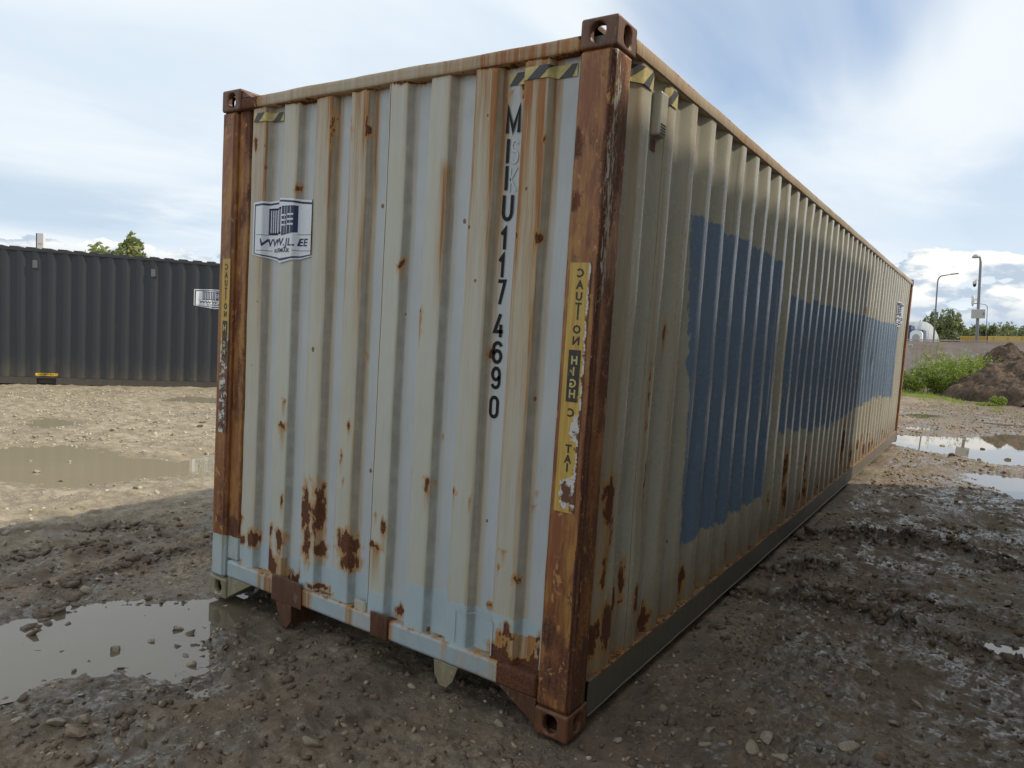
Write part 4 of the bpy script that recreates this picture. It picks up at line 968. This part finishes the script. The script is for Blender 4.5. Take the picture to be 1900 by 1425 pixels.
def s_left(r, N):
    d = r.uniform(0, 1, N) ** .8; xy = np.stack([-4.2 - 10.5 * d, r.uniform(-1.5, 8.5, N)], 1); xy = xy[(patchy(xy, r, .7, .05)) & (xy[:, 1] < 7.4 + (xy[:, 0] + 12) * 1.2) & (xy[:, 1] > (-4 - xy[:, 0]) * .25 - 1.0)]
    return xy, .006 + .030 * r.uniform(0, 1, len(xy)) ** 3.6
def s_right(r, N):
    xy = np.stack([r.uniform(-.5, 3.2, N), 5 + 19 * r.uniform(0, 1, N)], 1); xy = xy[(xy[:, 0] > .15) | (xy[:, 1] > 12.3)]; xy = xy[patchy(xy, r, .9, .0)]
    return xy, .008 + .03 * r.uniform(0, 1, len(xy)) ** 3.0
scatter_gravel('gravel', 30000, s_near, 1, 1, M_GRAVEL)
scatter_gravel('gravel', 22000, s_left, 1, 2, M_GRAVEL)
scatter_gravel('gravel', 14000, s_right, 1, 3, M_GRAVEL)
M_CLOD, n = mat_new('mud_clods'); n.put(n.bsdf.inputs['Base Color'], n.mix(n.noise(n.pos, 40, 5, .7), (.05, .032, .02), (.20, .14, .088))); n.put(n.bsdf.inputs['Roughness'], n.ss(n.noise(n.pos, 6, 4), .4, .6, .35, .9)); n.put(n.bsdf.inputs['Normal'], bump(n, n.noise(n.pos, 90, 5, .7), .8, .008))
def s_clod(r, N):
    xy = np.stack([r.uniform(-4.2, 2.2, N), -1.5 + 7.5 * r.uniform(0, 1, N) ** 1.3], 1); d = np.full(len(xy), 9.)
    for pl, wd, am in RIDGES: d = np.minimum(d, line_dist(pl, xy[:, 0], xy[:, 1]) / (wd * 1.2))
    p = np.exp(-d * d) + .10 + .22 * (fbm(xy[:, 0] * 1.7, xy[:, 1] * 1.7 + 3, 0, 3) > .1); k = (r.uniform(0, 1, len(xy)) < p) & ~((xy[:, 0] < 0) & (xy[:, 1] > .3) & (xy[:, 0] > -2.4))
    xy = xy[k]; d = d[k]; return xy, .007 + (.022 + .024 * np.exp(-d * d)) * r.uniform(0, 1, len(xy)) ** 2.4
scatter_gravel('mud_clods', 34000, s_clod, 1, 8, M_CLOD)
ST = [(-.796,-.635,.050),(-.314,-.032,.037),(.74,.477,.051),(.633,.455,.042),(.654,.562,.057),(.463,.379,.037),(.205,.534,.033),(.541,.769,.036),(.951,.756,.053),(1.067,.764,.036),(.938,1.227,.044),(.437,.476,.034),(1.154,1.377,.039),(-.313,1.942,0),(1.588,3.194,.056),(.501,2.897,.038),(1.241,2.436,.050),(-1.517,-1.184,.059),(-1.606,-1.111,.041),(-2.181,-.68,.055),(-2.142,-.523,.026),(-2.173,-.357,.038),(-1.88,-.494,.025),(-1.776,-.532,.035),(-2.968,-.438,.046),(-2.943,-.581,.039),(-2.11,-.915,.021),(-1.452,-1.309,.038),(-1.673,-1.192,.044),(-.797,-.462,.031),(-.807,-.03,.03),(-.718,-.019,.022),(.14,.188,.028),(1.424,3.325,.042),(1.548,3.465,.051),(.853,1.478,.039),(.957,1.552,.03),(.647,1.145,.022),(.257,.501,.02),(-1.639,-.118,.027),(-6.621,.871,.047),(1.301,11.12,.069),(.902,10.964,.069),(1.665,11.796,.085),(1.445,10.331,.074),(1.816,11.163,.057),(.406,10.054,.053),(1.142,1.864,.032),(1.078,1.102,.037),(-1.547,-.24,.023),(-1.512,-.467,.02),(-1.372,-.481,.024),(-1.781,-1.282,.024),(.293,.074,.02),(.819,.83,.02),
      (-6.9,1.3,.035),(-7.2,1.05,.03),(-6.1,.85,.04),(-5.6,.9,.035),(-5.9,2.2,.03),(.7,12.6,.05),(1.3,12.9,.06),(1.0,14.0,.05),(-9.0,3.5,.07),(-8.6,4.0,.08),(-8.2,3.7,.06),(-7.9,3.1,.05),(-5.2,1.1,.04),(-4.9,.6,.04)]
def where(x, y):
    if x < -4: return 'on the sunlit gravel at left', 'stones on the sunlit gravel'
    if x < -1.69 and -1.1 < y < .3: return 'in the shaded puddle at left', 'stones in the shaded puddle'
    if x < -.9: return 'in the shaded mud lower left', 'stones in the mud lower left'
    if y > 9: return 'in the bright puddle at far right', 'stones in the bright far puddle'
    if x < 0: return 'in the mud under the container end', 'stones before the container end'
    if y < 1.0: return 'in the mud right of the near corner', 'stones by the near corner foot'
    return 'among the clods along the alley', 'stones along the alley'
ORD = ['leftmost', 'second from left', 'third from left', 'fourth from left', 'fifth from left', 'sixth from left', 'seventh from left', 'eighth from left', 'ninth from left', 'tenth from left', 'eleventh from left', 'twelfth from left', 'thirteenth from left', 'fourteenth from left', 'fifteenth from left', 'sixteenth from left', 'seventeenth from left', 'eighteenth from left', 'nineteenth from left', 'twentieth from left']
def order_in_group(items):
    """items: (key, angle) -> rank inside its key, left to right"""
    rk = {}
    for key in {k for k, a in items}:
        for n_, i_ in enumerate(sorted((i for i, q in enumerate(items) if q[0] == key), key=lambda i: items[i][1])): rk[i_] = n_
    return rk
protos = []
for k in range(8):
    r = np.random.default_rng(50 + k); P_ = iv2.copy()
    for _ in range(12):                                                     # chop facets
        nrm = r.normal(size=3); nrm /= np.linalg.norm(nrm); d = P_ @ nrm; c = r.uniform(.35, .62); P_ -= np.clip(d - c, 0, None)[:, None] * nrm
    P_ *= (1 + .10 * fbm(P_[:, 0] * 1.6 + k * 7, P_[:, 1] * 1.6, P_[:, 2] * 1.6, 4))[:, None]; P_ *= np.array([1.0, r.uniform(.62, .85), r.uniform(.42, .62)])
    me = mesh_np('stone', P_, if2, False); me.materials.append(M_STONE); protos.append(me)
ST = [q for q in ST if q[2] > 0]
RK = order_in_group([(where(x, y)[1], math.atan2(x - 1.29, y + 2.53)) for x, y, s in ST])
_r = random.Random(9)
for i, (x, y, s) in enumerate(ST):
    if s <= 0: continue
    lv = min([wl for pl, wl in PUD if sdist(pl, np.array([x]), np.array([y]))[0] > 0] or [9])
    z = hz(x, y); z = lv if lv < 9 else z
    o = obj('stone', protos[i % 8]); o.scale = (s * 1.15,) * 3; o.location = (x, y, z + s * .12); o.rotation_euler = (_r.uniform(-.25, .25), _r.uniform(-.25, .25), _r.uniform(0, 6.28))
    wh, gp = where(x, y); big = 'large' if s > .045 else ('small' if s < .03 else 'medium')
    tag(o, '%s limestone lump %s, %s' % (big, wh, ORD[RK[i]]), 'stone', gp)

# ================================================================= BACKGROUND
TILT = .045
def leaf_cloud(name, blobs, N, leaf, seed, tri=False, squash=.9, up=.2):
    """many small leaf faces through the volume of several blobs; blobs: (x,y,z,rx,ry,rz)"""
    r = np.random.default_rng(seed); B = np.array(blobs); wts = B[:, 3] * B[:, 4] * B[:, 5]; idx = r.choice(len(B), N, p=wts / wts.sum())
    d = r.normal(size=(N, 3)); d /= np.linalg.norm(d, axis=1)[:, None]; rad = r.uniform(.25, 1.0, N) ** .45
    c = B[idx, :3] + d * B[idx, 3:] * rad[:, None] * (1 + .35 * perlin(d[:, 0] * 2.5 + idx * 3.1, d[:, 1] * 2.5, d[:, 2] * 2.5))[:, None]
    a = r.normal(size=(N, 3)); a /= np.linalg.norm(a, axis=1)[:, None]; b = np.cross(a, r.normal(size=(N, 3)) + np.array([0, 0, up])); b /= np.linalg.norm(b, axis=1)[:, None] + 1e-9
    s = leaf * r.uniform(.5, 1.3, N)[:, None]
    V = np.stack([c - a * s, c + b * s * .55, c + a * s, c - b * s * .55], 1).reshape(-1, 3); F = np.arange(N * 4).reshape(-1, 4)
    me = mesh_np(name, V, F); add_attr(me, 'tint', np.repeat(r.uniform(0, 1, N), 4)); return me
def leaf_mat(name, c1, c2, trans=.3):
    M, n = mat_new(name); t = n.attr('tint'); inf = n.new('ShaderNodeObjectInfo').outputs['Random']
    c = n.mix(n.math('ADD', n.math('MULTIPLY', t, .7), n.math('MULTIPLY', inf, .3)), c1, c2); n.put(n.bsdf.inputs['Base Color'], c); n.bsdf.inputs['Roughness'].default_value = .55
    tr = n.new('ShaderNodeBsdfTranslucent', i_Color=n.mix(.4, c, (.20, .26, .03))); ms = n.new('ShaderNodeMixShader', i_0=trans, i_1=n.bsdf.outputs[0], i_2=tr.outputs[0]); n.l.new(ms.outputs[0], n.out.inputs[0]); return M
M_TREE = leaf_mat('far_foliage', (.14, .17, .075), (.27, .30, .15)); M_TREE2 = leaf_mat('willow_foliage', (.17, .20, .07), (.34, .36, .15)); M_WEED = leaf_mat('weed_foliage', (.16, .24, .035), (.38, .46, .09), .45)
M_DARKB = leaf_mat('bush_foliage', (.02, .04, .012), (.05, .08, .02)); M_SEED = leaf_mat('seed_heads', (.24, .17, .07), (.34, .26, .11)); M_FLOW = leaf_mat('flower_heads', (.42, .45, .33), (.6, .6, .48), .2)
M_BARK = flat('bark', (.075, .058, .042), .9, .3, 10)
def tree_meshes(seed, h, wid, leaf, N, kind):
    r = random.Random(seed); bl = []
    n_b = 9 if kind != 'birch' else 8
    for k in range(n_b):
        t = (k + .5) / n_b; zz = h * (.30 + .62 * t); rr = wid * (math.sin(math.pi * (t * .75 + .18))) * r.uniform(.55, .95)
        bl.append((r.uniform(-.45, .45) * wid, r.uniform(-.4, .4) * wid, zz, rr * .8, rr * .8, h * .11 * r.uniform(.8, 1.3)))
    crown = leaf_cloud('crown', bl, N, leaf, seed); mb = MB(); mb.tube([(0, 0, -.5), (.05 * wid, 0, h * .3), (-.03 * wid, .03, h * .6), (.02, 0, h * .9)], [h * .022, h * .017, h * .01, h * .004], 7)
    for k in range(5):
        a = r.uniform(0, 6.28); z0 = h * r.uniform(.25, .6); mb.tube([(0, 0, z0), (math.cos(a) * wid * .35, math.sin(a) * wid * .35, z0 + h * .13), (math.cos(a) * wid * .6, math.sin(a) * wid * .6, z0 + h * .2)], [h * .009, h * .006, h * .003], 5)
    me = bpy.data.meshes.new('trunk'); me.from_pydata(mb.v, [], mb.f); me.materials.append(M_BARK); return crown, me
kinds = [tree_meshes(1, 10, 3.2, .30, 3200, 'round'), tree_meshes(2, 11, 2.3, .28, 2600, 'birch'), tree_meshes(3, 8, 3.6, .30, 3000, 'round')]
def put_tree(kind, x, y, z, s, label, group, mat, rz=0):
    cr, tr = kinds[kind]; root = empty('tree', (x, y, z), (0, -TILT if y > 60 else 0, rz)); root.scale = (s, s, s)
    c = obj('crown', cr, None, root); 
    if not cr.materials: cr.materials.append(mat)
    elif cr.materials[0] != mat: c.material_slots[0].link = 'OBJECT'; c.material_slots[0].material = mat
    obj('trunk', tr, None, root); tag(root, label, 'tree', group); return root
def bz(x, y): return .045 * x + (1.7134 - .0)*0 + .0014 * y    # gentle tilt of the far ground in this frame
# tree line, far right, behind the concrete wall
row = [(-10.6,1,1.12),(-9.6,1,1.30),(-8.4,0,1.02),(-6.9,1,1.38),(-5.9,1,1.30),(-4.8,2,1.15),(-3.6,0,1.02),(-2.4,2,1.22),(-1.1,0,.98),(.2,0,1.02),(1.5,2,1.25),(2.7,0,1.0),(4.0,2,1.18),(5.2,0,.92),(6.4,0,.96),(7.8,2,1.2),(9.4,0,1.0),(11.2,2,1.1)]
_r = random.Random(3)
for i, (x, k, s) in enumerate(row):
    s *= .90
    tall = -7.6 < x < -5.2
    put_tree(k, x * 1.25 + 1.0, 200 + _r.uniform(-9, 12), bz(x, 200) - .3, s * (.88 if tall else .95), ('tall slender tree above the far wood, ' if tall else 'mid green tree in the row beyond the concrete wall, ') + ORD[i], 'trees in the row beyond the concrete wall', M_TREE, _r.uniform(0, 6))
for x in (-15.5, -18.0, -21): put_tree(2, x, 210, bz(x, 210) - 1.5, 1.0, 'low green tree above the arched hangar roof, ' + {-15.5: 'rightmost', -18.0: 'middle', -21: 'leftmost'}[x] + ' of three', 'trees above the hangar', M_TREE, x)
wood = leaf_cloud('far_wood', [(x, 225 + 4 * math.sin(x), 4.0 + .04 * x, 4.2, 5, 4.6 + 1.0 * math.sin(x * 1.7)) for x in np.arange(-26, 34, 3.0)], 26000, .34, 77); wd = obj('far_wood', wood, M_TREE); wd['kind'] = 'stuff'
# two trees behind the dark container
for x, y, s, k, lb in ((-61.5, 27.9, .90, 2, 'pale green tree, left of the two behind the dark container'), (-60.3, 31.2, .86, 0, 'pale green tree, right of the two behind the dark container')):
    put_tree(k, x, y, -1.1, s, lb, None, M_TREE2, 1.0)
# white sign pylon behind the dark container
py = empty('sign_pylon', (-81.3, 33.16, -1.0), (0, 0, .3)); tag(py, 'white sign pylon rising behind the dark slate container', 'sign')
MB().box(-.42, .42, -.12, .12, 0, 8.75).build('panel', flat('pylon_white', (.72, .70, .70), .5, .04), py, .02)
MB().box(-.422, .422, -.128, -.121, 6.85, 6.90).build('joint', M_INT, py); MB().box(-.3, .3, -.128, -.121, 6.2, 6.75).build('red_panel', flat('pylon_red', (.45, .06, .06), .5, .1), py)
MB().box(-.28, .26, -.128, -.121, 7.55, 7.75).build('faint_mark', flat('pylon_mark', (.60, .45, .46), .5, .05), py)
MB().box(-.55, -.43, -.12, .12, 0, 8.75).build('side_edge', M_INT, py)

# concrete wall
M_CONC, n = mat_new('stained_concrete'); nz = n.noise(n.map(n.pos, (.8, .8, 3)), 1, 6, .6)
n.put(n.bsdf.inputs['Base Color'], n.mix(n.ss(nz, .3, .7), (.37, .29, .25), (.49, .40, .36))); n.bsdf.inputs['Roughness'].default_value = .9; n.put(n.bsdf.inputs['Normal'], bump(n, n.noise(n.pos, 4, 6), .4, .05))
wall = empty('concrete_wall', (0, 40.3, 0), (0, -TILT, 0)); tag(wall, 'long reddish grey precast concrete wall behind the soil heap and weeds', 'wall')
for k in range(13):
    x0 = -26 + 3.0 * k
    for j in range(2): MB().box(x0 + .012, x0 + 2.988, -.06 - .01 * j, .08, -.3 + 1.21 * j + .012, -.3 + 1.21 * (j + 1) + .12 * 0).build('panel', M_CONC, wall, .01)
    MB().box(x0 - .07, x0 + .07, -.085, .1, -.3, 2.155).build('pillar', M_CONC, wall)
MB().box(-26, 13, -.11, .12, 2.158, 2.22).build('coping', M_CONC, wall)

# soil heaps
def heap_mat():
    M, n = mat_new('dug_soil'); P = n.pos; a = n.noise(P, 2.2, 7, .68); b = n.noise(P, 15, 6, .7)
    c = n.mix(n.ss(a, .38, .66), (.055, .034, .020), (.145, .095, .060)); c = n.mix(n.ss(b, .60, .70), c, (.26, .21, .17)); n.put(n.bsdf.inputs['Base Color'], c)
    n.bsdf.inputs['Roughness'].default_value = .92; n.put(n.bsdf.inputs['Normal'], bump(n, n.math('ADD', a, n.math('MULTIPLY', b, .4)), 1.0, .12)); return M
M_SOIL = heap_mat()
def heap(name, cx, cy, rx, ry, h, base, label, seed):
    n = 150; uu, vv = np.meshgrid(np.linspace(-1, 1, n), np.linspace(-1, 1, n)); r = np.hypot(uu, vv) + .16 * fbm(uu * 2 + seed, vv * 2, 0, 3)
    z = np.clip(1 - r, -.1, 1); z = np.where(z > 0, np.abs(z) ** (.62 if h < 2.1 else .85), z) * h; f = sst(z, 0, .3 * h)
    z = z + f * (.17 * fbm(uu * rx * 1.2, vv * ry * 1.2 + seed, 0, 5, 2.1, .66) + .05 * np.abs(fbm(uu * rx * 4, vv * ry * 4, 0, 3))) * min(1, h)
    i = np.arange((n - 1) * n).reshape(n - 1, n)[:, :-1].ravel()
    me = mesh_np(name, np.stack([uu * rx, vv * ry, z], -1).reshape(-1, 3), np.stack([i, i + 1, i + n + 1, i + n], 1), False)
    o = obj(name, me, M_SOIL); o.location = (cx, cy, base); o.rotation_euler.y = -.03; return tag(o, label, 'soil heap')
heap('soil_heap', 3.55, 29.4, 4.2, 3.6, 1.9, -.02, 'broad sloping heap of dark brown soil right of the tall weeds', 1.0)
heap('soil_heap', 1.95, 33.2, 2.0, 1.7, 2.0, .12, 'smaller peaked heap of dark soil behind the broad one', 5.0)

# weeds: each clump a thing
def weed(x, y, h, wid, label, seed, mat=None, stems=26, N=1500, leaf=.045, heads=None, group=None):
    r = random.Random(seed); z0 = hz(x, y) - .03; root = empty('weed_clump', (x, y, z0)); mb = MB(); bl = []
    for k in range(stems):
        a = r.uniform(0, 6.28); q = wid * math.sqrt(r.random()); bx, by = q * math.cos(a), q * math.sin(a) * .8; hh = h * r.uniform(.6, 1.0) * (1 - .35 * q / wid)
        mb.tube([(bx, by, 0), (bx * 1.1, by * 1.1, hh * .5), (bx * 1.25 + r.uniform(-.05, .05), by * 1.2, hh)], [.008, .006, .003], 4)
        bl.append((bx * 1.15, by * 1.15, hh * .58, .10 + wid * .10, .10 + wid * .10, hh * .40))
    mb.build('stems', M_WEED, root, fixn=False)
    me = leaf_cloud('foliage', bl, N, leaf, seed, up=1.0); obj('foliage', me, mat or M_WEED, root)
    if heads:
        hb = [(b[0], b[1], b[2] + b[5] * 1.0, .07, .07, .06 + .1 * (heads is M_SEED)) for b in bl]; obj('seed_heads' if heads is M_SEED else 'flower_heads', leaf_cloud('heads', hb, stems * 26, .022, seed + 1), heads, root)
    tag(root, label, 'weeds', group)
weed(-1.55, 28.6, .85, .55, 'low yellow green weeds at the front of the overgrown patch, nearest the container', 11, N=1300)
weed(-.85, 28.8, 1.45, .66, 'bright green weed clump in front, left of the tall flowering one', 12, N=2600, heads=M_FLOW)
weed(.05, 29.0, 2.25, .95, 'tall bright green flowering weed clump in the middle of the patch', 13, N=4600, stems=46, heads=M_FLOW)
weed(.85, 30.4, 2.2, .85, 'tall leafy weed clump at the left edge of the soil heap', 14, N=3000, stems=34)
weed(-.65, 31.2, 2.45, .60, 'tall brown seeded weeds standing against the concrete wall', 15, N=1200, stems=36, heads=M_SEED)
weed(-1.9, 32.6, 1.05, .85, 'dark green low bush in front of the concrete wall', 16, mat=M_DARKB, N=3200, stems=30)
weed(1.62, 25.6, .46, .17, 'small lone leafy weed before the soil heap', 17, N=520, stems=8, leaf=.04)
weed(1.32, 25.3, .20, .25, 'low tuft of yellow green weeds beside the small lone one', 18, N=420, stems=10, leaf=.035)
r = np.random.default_rng(31); N = 5200
gxy = np.stack([r.uniform(-2.6, .6, N), r.uniform(25.5, 28.6, N)], 1); sel = fbm(gxy[:, 0] * 1.3, gxy[:, 1] * 1.3) + .6 * (-.4 - gxy[:, 0]) * .4 > r.normal(.05, .25, N)
gx2 = np.stack([r.uniform(-.6, 2.3, 2600), r.uniform(22, 25.6, 2600)], 1); gx2 = gx2[fbm(gx2[:, 0] * 1.6, gx2[:, 1] * 1.6 + 4) > .35]
gxy = np.concatenate([gxy[sel], gx2]); hh = height(gxy[:, 0][None], gxy[:, 1][None])[0][0]; k = len(gxy); an = r.uniform(0, 3.14, k); hb = r.uniform(.04, .14, k); ln = r.normal(0, .05, (k, 2))
base = np.concatenate([gxy, hh[:, None] - .01], 1); dv = np.stack([np.cos(an), np.sin(an), 0 * an], 1) * .012; tip = base + np.concatenate([ln, hb[:, None]], 1)
gme = mesh_np('grass', np.stack([base - dv, base + dv, tip], 1).reshape(-1, 3), np.arange(k * 3).reshape(-1, 3)); add_attr(gme, 'tint', np.repeat(r.uniform(.3, 1, k), 3)); go = obj('grass', gme, M_WEED); go['kind'] = 'stuff'

# galvanised post with hooked head, beyond the far corner
fp = empty('fence_post', (-1.775, 33.3, -.1), (0, -TILT, 0)); tag(fp, 'thin galvanised post with a bent head just past the far container corner', 'post')
MB().tube([(-.10, 0, 0), (-.03, 0, .9), (.0, 0, 1.80)], .035, 8).build('pole', M_ALU, fp); MB().tube([(0, 0, 1.80), (.10, 0, 1.90), (.20, 0, 1.90), (.22, 0, 1.80)], .03, 8).build('bent_head', M_ALU, fp)
MB().tube([(.0, 0, 1.35), (.12, 0, 1.30), (.13, 0, 1.55), (.02, 0, 1.62)], .018, 6).build('bracket', M_ALU, fp)

# street lamps and mast
M_POLE = flat('pole_steel', (.20, .215, .225), .5, .1); M_WPL = flat('white_plastic', (.62, .62, .60), .5, .04); M_GREYP = flat('grey_cabinet', (.42, .42, .40), .5, .05)
def lamp(x, y, z, h, arm, label, side=1, r0=.085, lean=-TILT):
    root = empty('street_lamp', (x, y, z), (0, lean, 0)); tag(root, label, 'street lamp', None)
    pts = [(0, 0, 0), (0, 0, h * .88)] + [(side * arm * .28 * (1 - math.cos(a)), 0, h * .88 + arm * .42 * math.sin(a)) for a in (.4, .8, 1.2)] + [(side * arm * .75, 0, h * .88 + arm * .50)]
    MB().tube(pts, [r0] + [r0 * .75] * (len(pts) - 2) + [r0 * .5], 8).build('pole', M_POLE, root, smooth=True)
    e = pts[-1]; MB().prism([(e[0], -.10, e[2] - .05), (e[0] + side * .62, -.06, e[2] + .02), (e[0] + side * .62, .06, e[2] + .02), (e[0], .10, e[2] - .05)], (0, 0, .10)).build('lamp_head', M_POLE, root, .01); return root
lamp(-3.17, 72.33, .3, 8.35, 1.25, 'slim street lamp with a curved arm reaching right, behind the wall', 1, .075, -.035)
lamp(.70, 87.46, .3, 6.7, 1.0, 'thin distant street lamp with its curved arm reaching left, just behind the mast', -1, .045, -.06)
ms = empty('camera_mast', (.62, 43.46, .05), (0, -.055, 0)); tag(ms, 'tall pole behind the wall with a lamp head, dome camera and grey cabinet', 'mast')
MB().tube([(0, 0, 0), (0, 0, 3.5), (0, 0, 6.35), (-.03, 0, 6.62)], [.085, .075, .06, .05], 10).build('pole', M_POLE, ms, smooth=True)
MB().tube([(-.03, 0, 6.60), (-.10, 0, 6.72), (-.16, 0, 6.73)], [.05, .05, .045], 8).build('arm', M_POLE, ms)
MB().tube([(-.22, 0, 6.62), (-.22, 0, 6.70), (-.21, 0, 6.78), (-.20, 0, 6.82)], [.19, .18, .11, .03], 14).build('lamp_head', M_GREYP, ms, smooth=True)
MB().tube([(0, 0, 5.42), (-.15, 0, 5.45), (-.22, 0, 5.42)], .025, 6).build('camera_arm', M_WPL, ms)
MB().tube([(-.22, 0, 5.40), (-.22, 0, 5.28), (-.22, 0, 5.22)], [.09, .10, .085], 12).build('camera_housing', M_WPL, ms, smooth=True)
MB().tube([(-.22, 0, 5.22), (-.22, 0, 5.14), (-.22, 0, 5.08)], [.085, .075, .03], 12).build('camera_dome', M_BLACK, ms, smooth=True)
MB().tube([(0, 0, 4.42), (-.22, 0, 4.42)], .02, 6).build('antenna_arm', M_WPL, ms)
MB().tube([(-.26, 0, 4.05), (-.26, 0, 4.2), (-.26, 0, 4.62)], [.025, .07, .07], 10).build('antenna', M_WPL, ms, smooth=True)
MB().box(-.30, .33, -.20, -.09, 3.40, 3.88).build('cabinet', M_GREYP, ms, .015); MB().box(.22, .29, -.206, -.201, 3.55, 3.72).build('cabinet_lock', M_POLE, ms)

# arched hangar, blue containers and a white tent in front of it
M_HANG, n = mat_new('ribbed_zinc'); wv = n.new('ShaderNodeTexWave', i_Vector=n.pos, i_Scale=1.6, bands_direction='X'); n.put(n.bsdf.inputs['Base Color'], n.mix(n.noise(n.map(n.pos, (1, .2, .2)), 2, 4), (.27, .30, .33), (.36, .39, .42))); n.bsdf.inputs['Roughness'].default_value = .6
n.put(n.bsdf.inputs['Normal'], bump(n, wv.outputs['Fac'], .5, .08))
hg = empty('hangar', (-12.6, 147, .25), (0, -TILT, 0)); tag(hg, 'silver arched metal hangar far behind the wall', 'hangar')
V = []; R_ = 6.1; seg = 20; nx = 34
for i in range(nx + 1):
    for j in range(seg + 1):
        a = math.pi * j / seg; rr = R_ + (.05 if i % 2 else 0); V.append((-14 + 20.2 * i / nx + 0, -rr * math.cos(a), rr * math.sin(a) * .98))
# the end facing right is rounded
F = [(i * (seg + 1) + j, (i + 1) * (seg + 1) + j, (i + 1) * (seg + 1) + j + 1, i * (seg + 1) + j + 1) for i in range(nx) for j in range(seg)]
for i in range(nx + 1):
    for j in range(seg + 1):
        k = i * (seg + 1) + j; x, y, z = V[k]; e = max(0, (x - 3.2) / 3.0); V[k] = (x, y * math.sqrt(max(.03, 1 - e * e)), z * math.sqrt(max(.03, 1 - e * e)))
me = bpy.data.meshes.new('shell'); me.from_pydata(V, [], F); obj('shell', me, M_HANG, hg)
M_BLUEC = flat('blue_container_paint', (.035, .065, .16), .5, .15)
for i, (x, w_) in enumerate(((-9.1, 2.4), (-7.15, 1.25))):
    b = empty('shipping_container', (x, 107, .3)); b.rotation_euler.y = -TILT
    z0 = 1.7; mb = MB().box(-w_ / 2, w_ / 2, 0, 6, z0, z0 + 2.55 - .5 * i)
    for k in range(9): mb.box(-w_ / 2 + .12 + k * w_ / 9, -w_ / 2 + .22 + k * w_ / 9, -.04, -.001, z0 + .15, z0 + 2.35 - .5 * i)
    mb.build('body', M_BLUEC, b); tag(b, 'dark blue shipping container far behind the wall, %s the white tent' % ('left of' if i == 0 else 'directly behind'), 'container')
tn = empty('tent', (-6.95, 102, 1.9), (0, -TILT, 0)); tn.scale = (.52, .52, .68); tag(tn, 'small white arched tent standing before the blue containers', 'tent')
pts = [(-1.3, 0, 0), (-1.3, 0, 2.2)] + [(1.3 * -math.cos(a), 0, 2.2 + .75 * math.sin(a)) for a in (.5, 1.0, 1.57, 2.14, 2.64)] + [(1.3, 0, 2.2), (1.3, 0, 0)]
MB().prism(pts, (0, 3, 0)).build('canopy', flat('tent_white', (.75, .77, .80), .6, .03), tn); MB().prism([(-.8, -.02, 0), (-.8, -.02, 1.7), (-.4, -.02, 2.15), (.4, -.02, 2.15), (.8, -.02, 1.7), (.8, -.02, 0)], (0, .015, 0)).build('opening', flat('tent_window', (.33, .36, .40), .5, .05), tn)
# yellow long trailers
M_YEL = flat('yellow_paint', (.42, .28, .055), .5, .12); M_YEL2 = flat('yellow_sheet', (.52, .37, .10), .55, .1)
yt = empty('yellow_trailer', (.9, 67.4, .0), (0, -TILT, 0)); tag(yt, 'long yellow trailer body showing above the wall on the right', 'trailer')
MB().box(.05, 6.0, 0, 2.4, .9, 2.98).build('body', M_YEL2, yt, .02); MB().box(-1.85, 0, .1, 2.3, .9, 2.95).build('front_section', M_YEL, yt, .02)
for k in range(10): MB().box(-1.75 + .18 * k, -1.71 + .18 * k, .05, .098, 1.0, 2.9).build('rib', M_YEL2, yt)
for k in range(6): MB().box(.4 + .95 * k, .46 + .95 * k, -.04, -.001, 1.0, 2.95).build('post', M_YEL, yt)
for k in range(3): MB().tube([(1 + 1.8 * k, -.1, .45), (1 + 1.8 * k, .25, .45)], .45, 16).build('wheel', M_BLACK, yt)
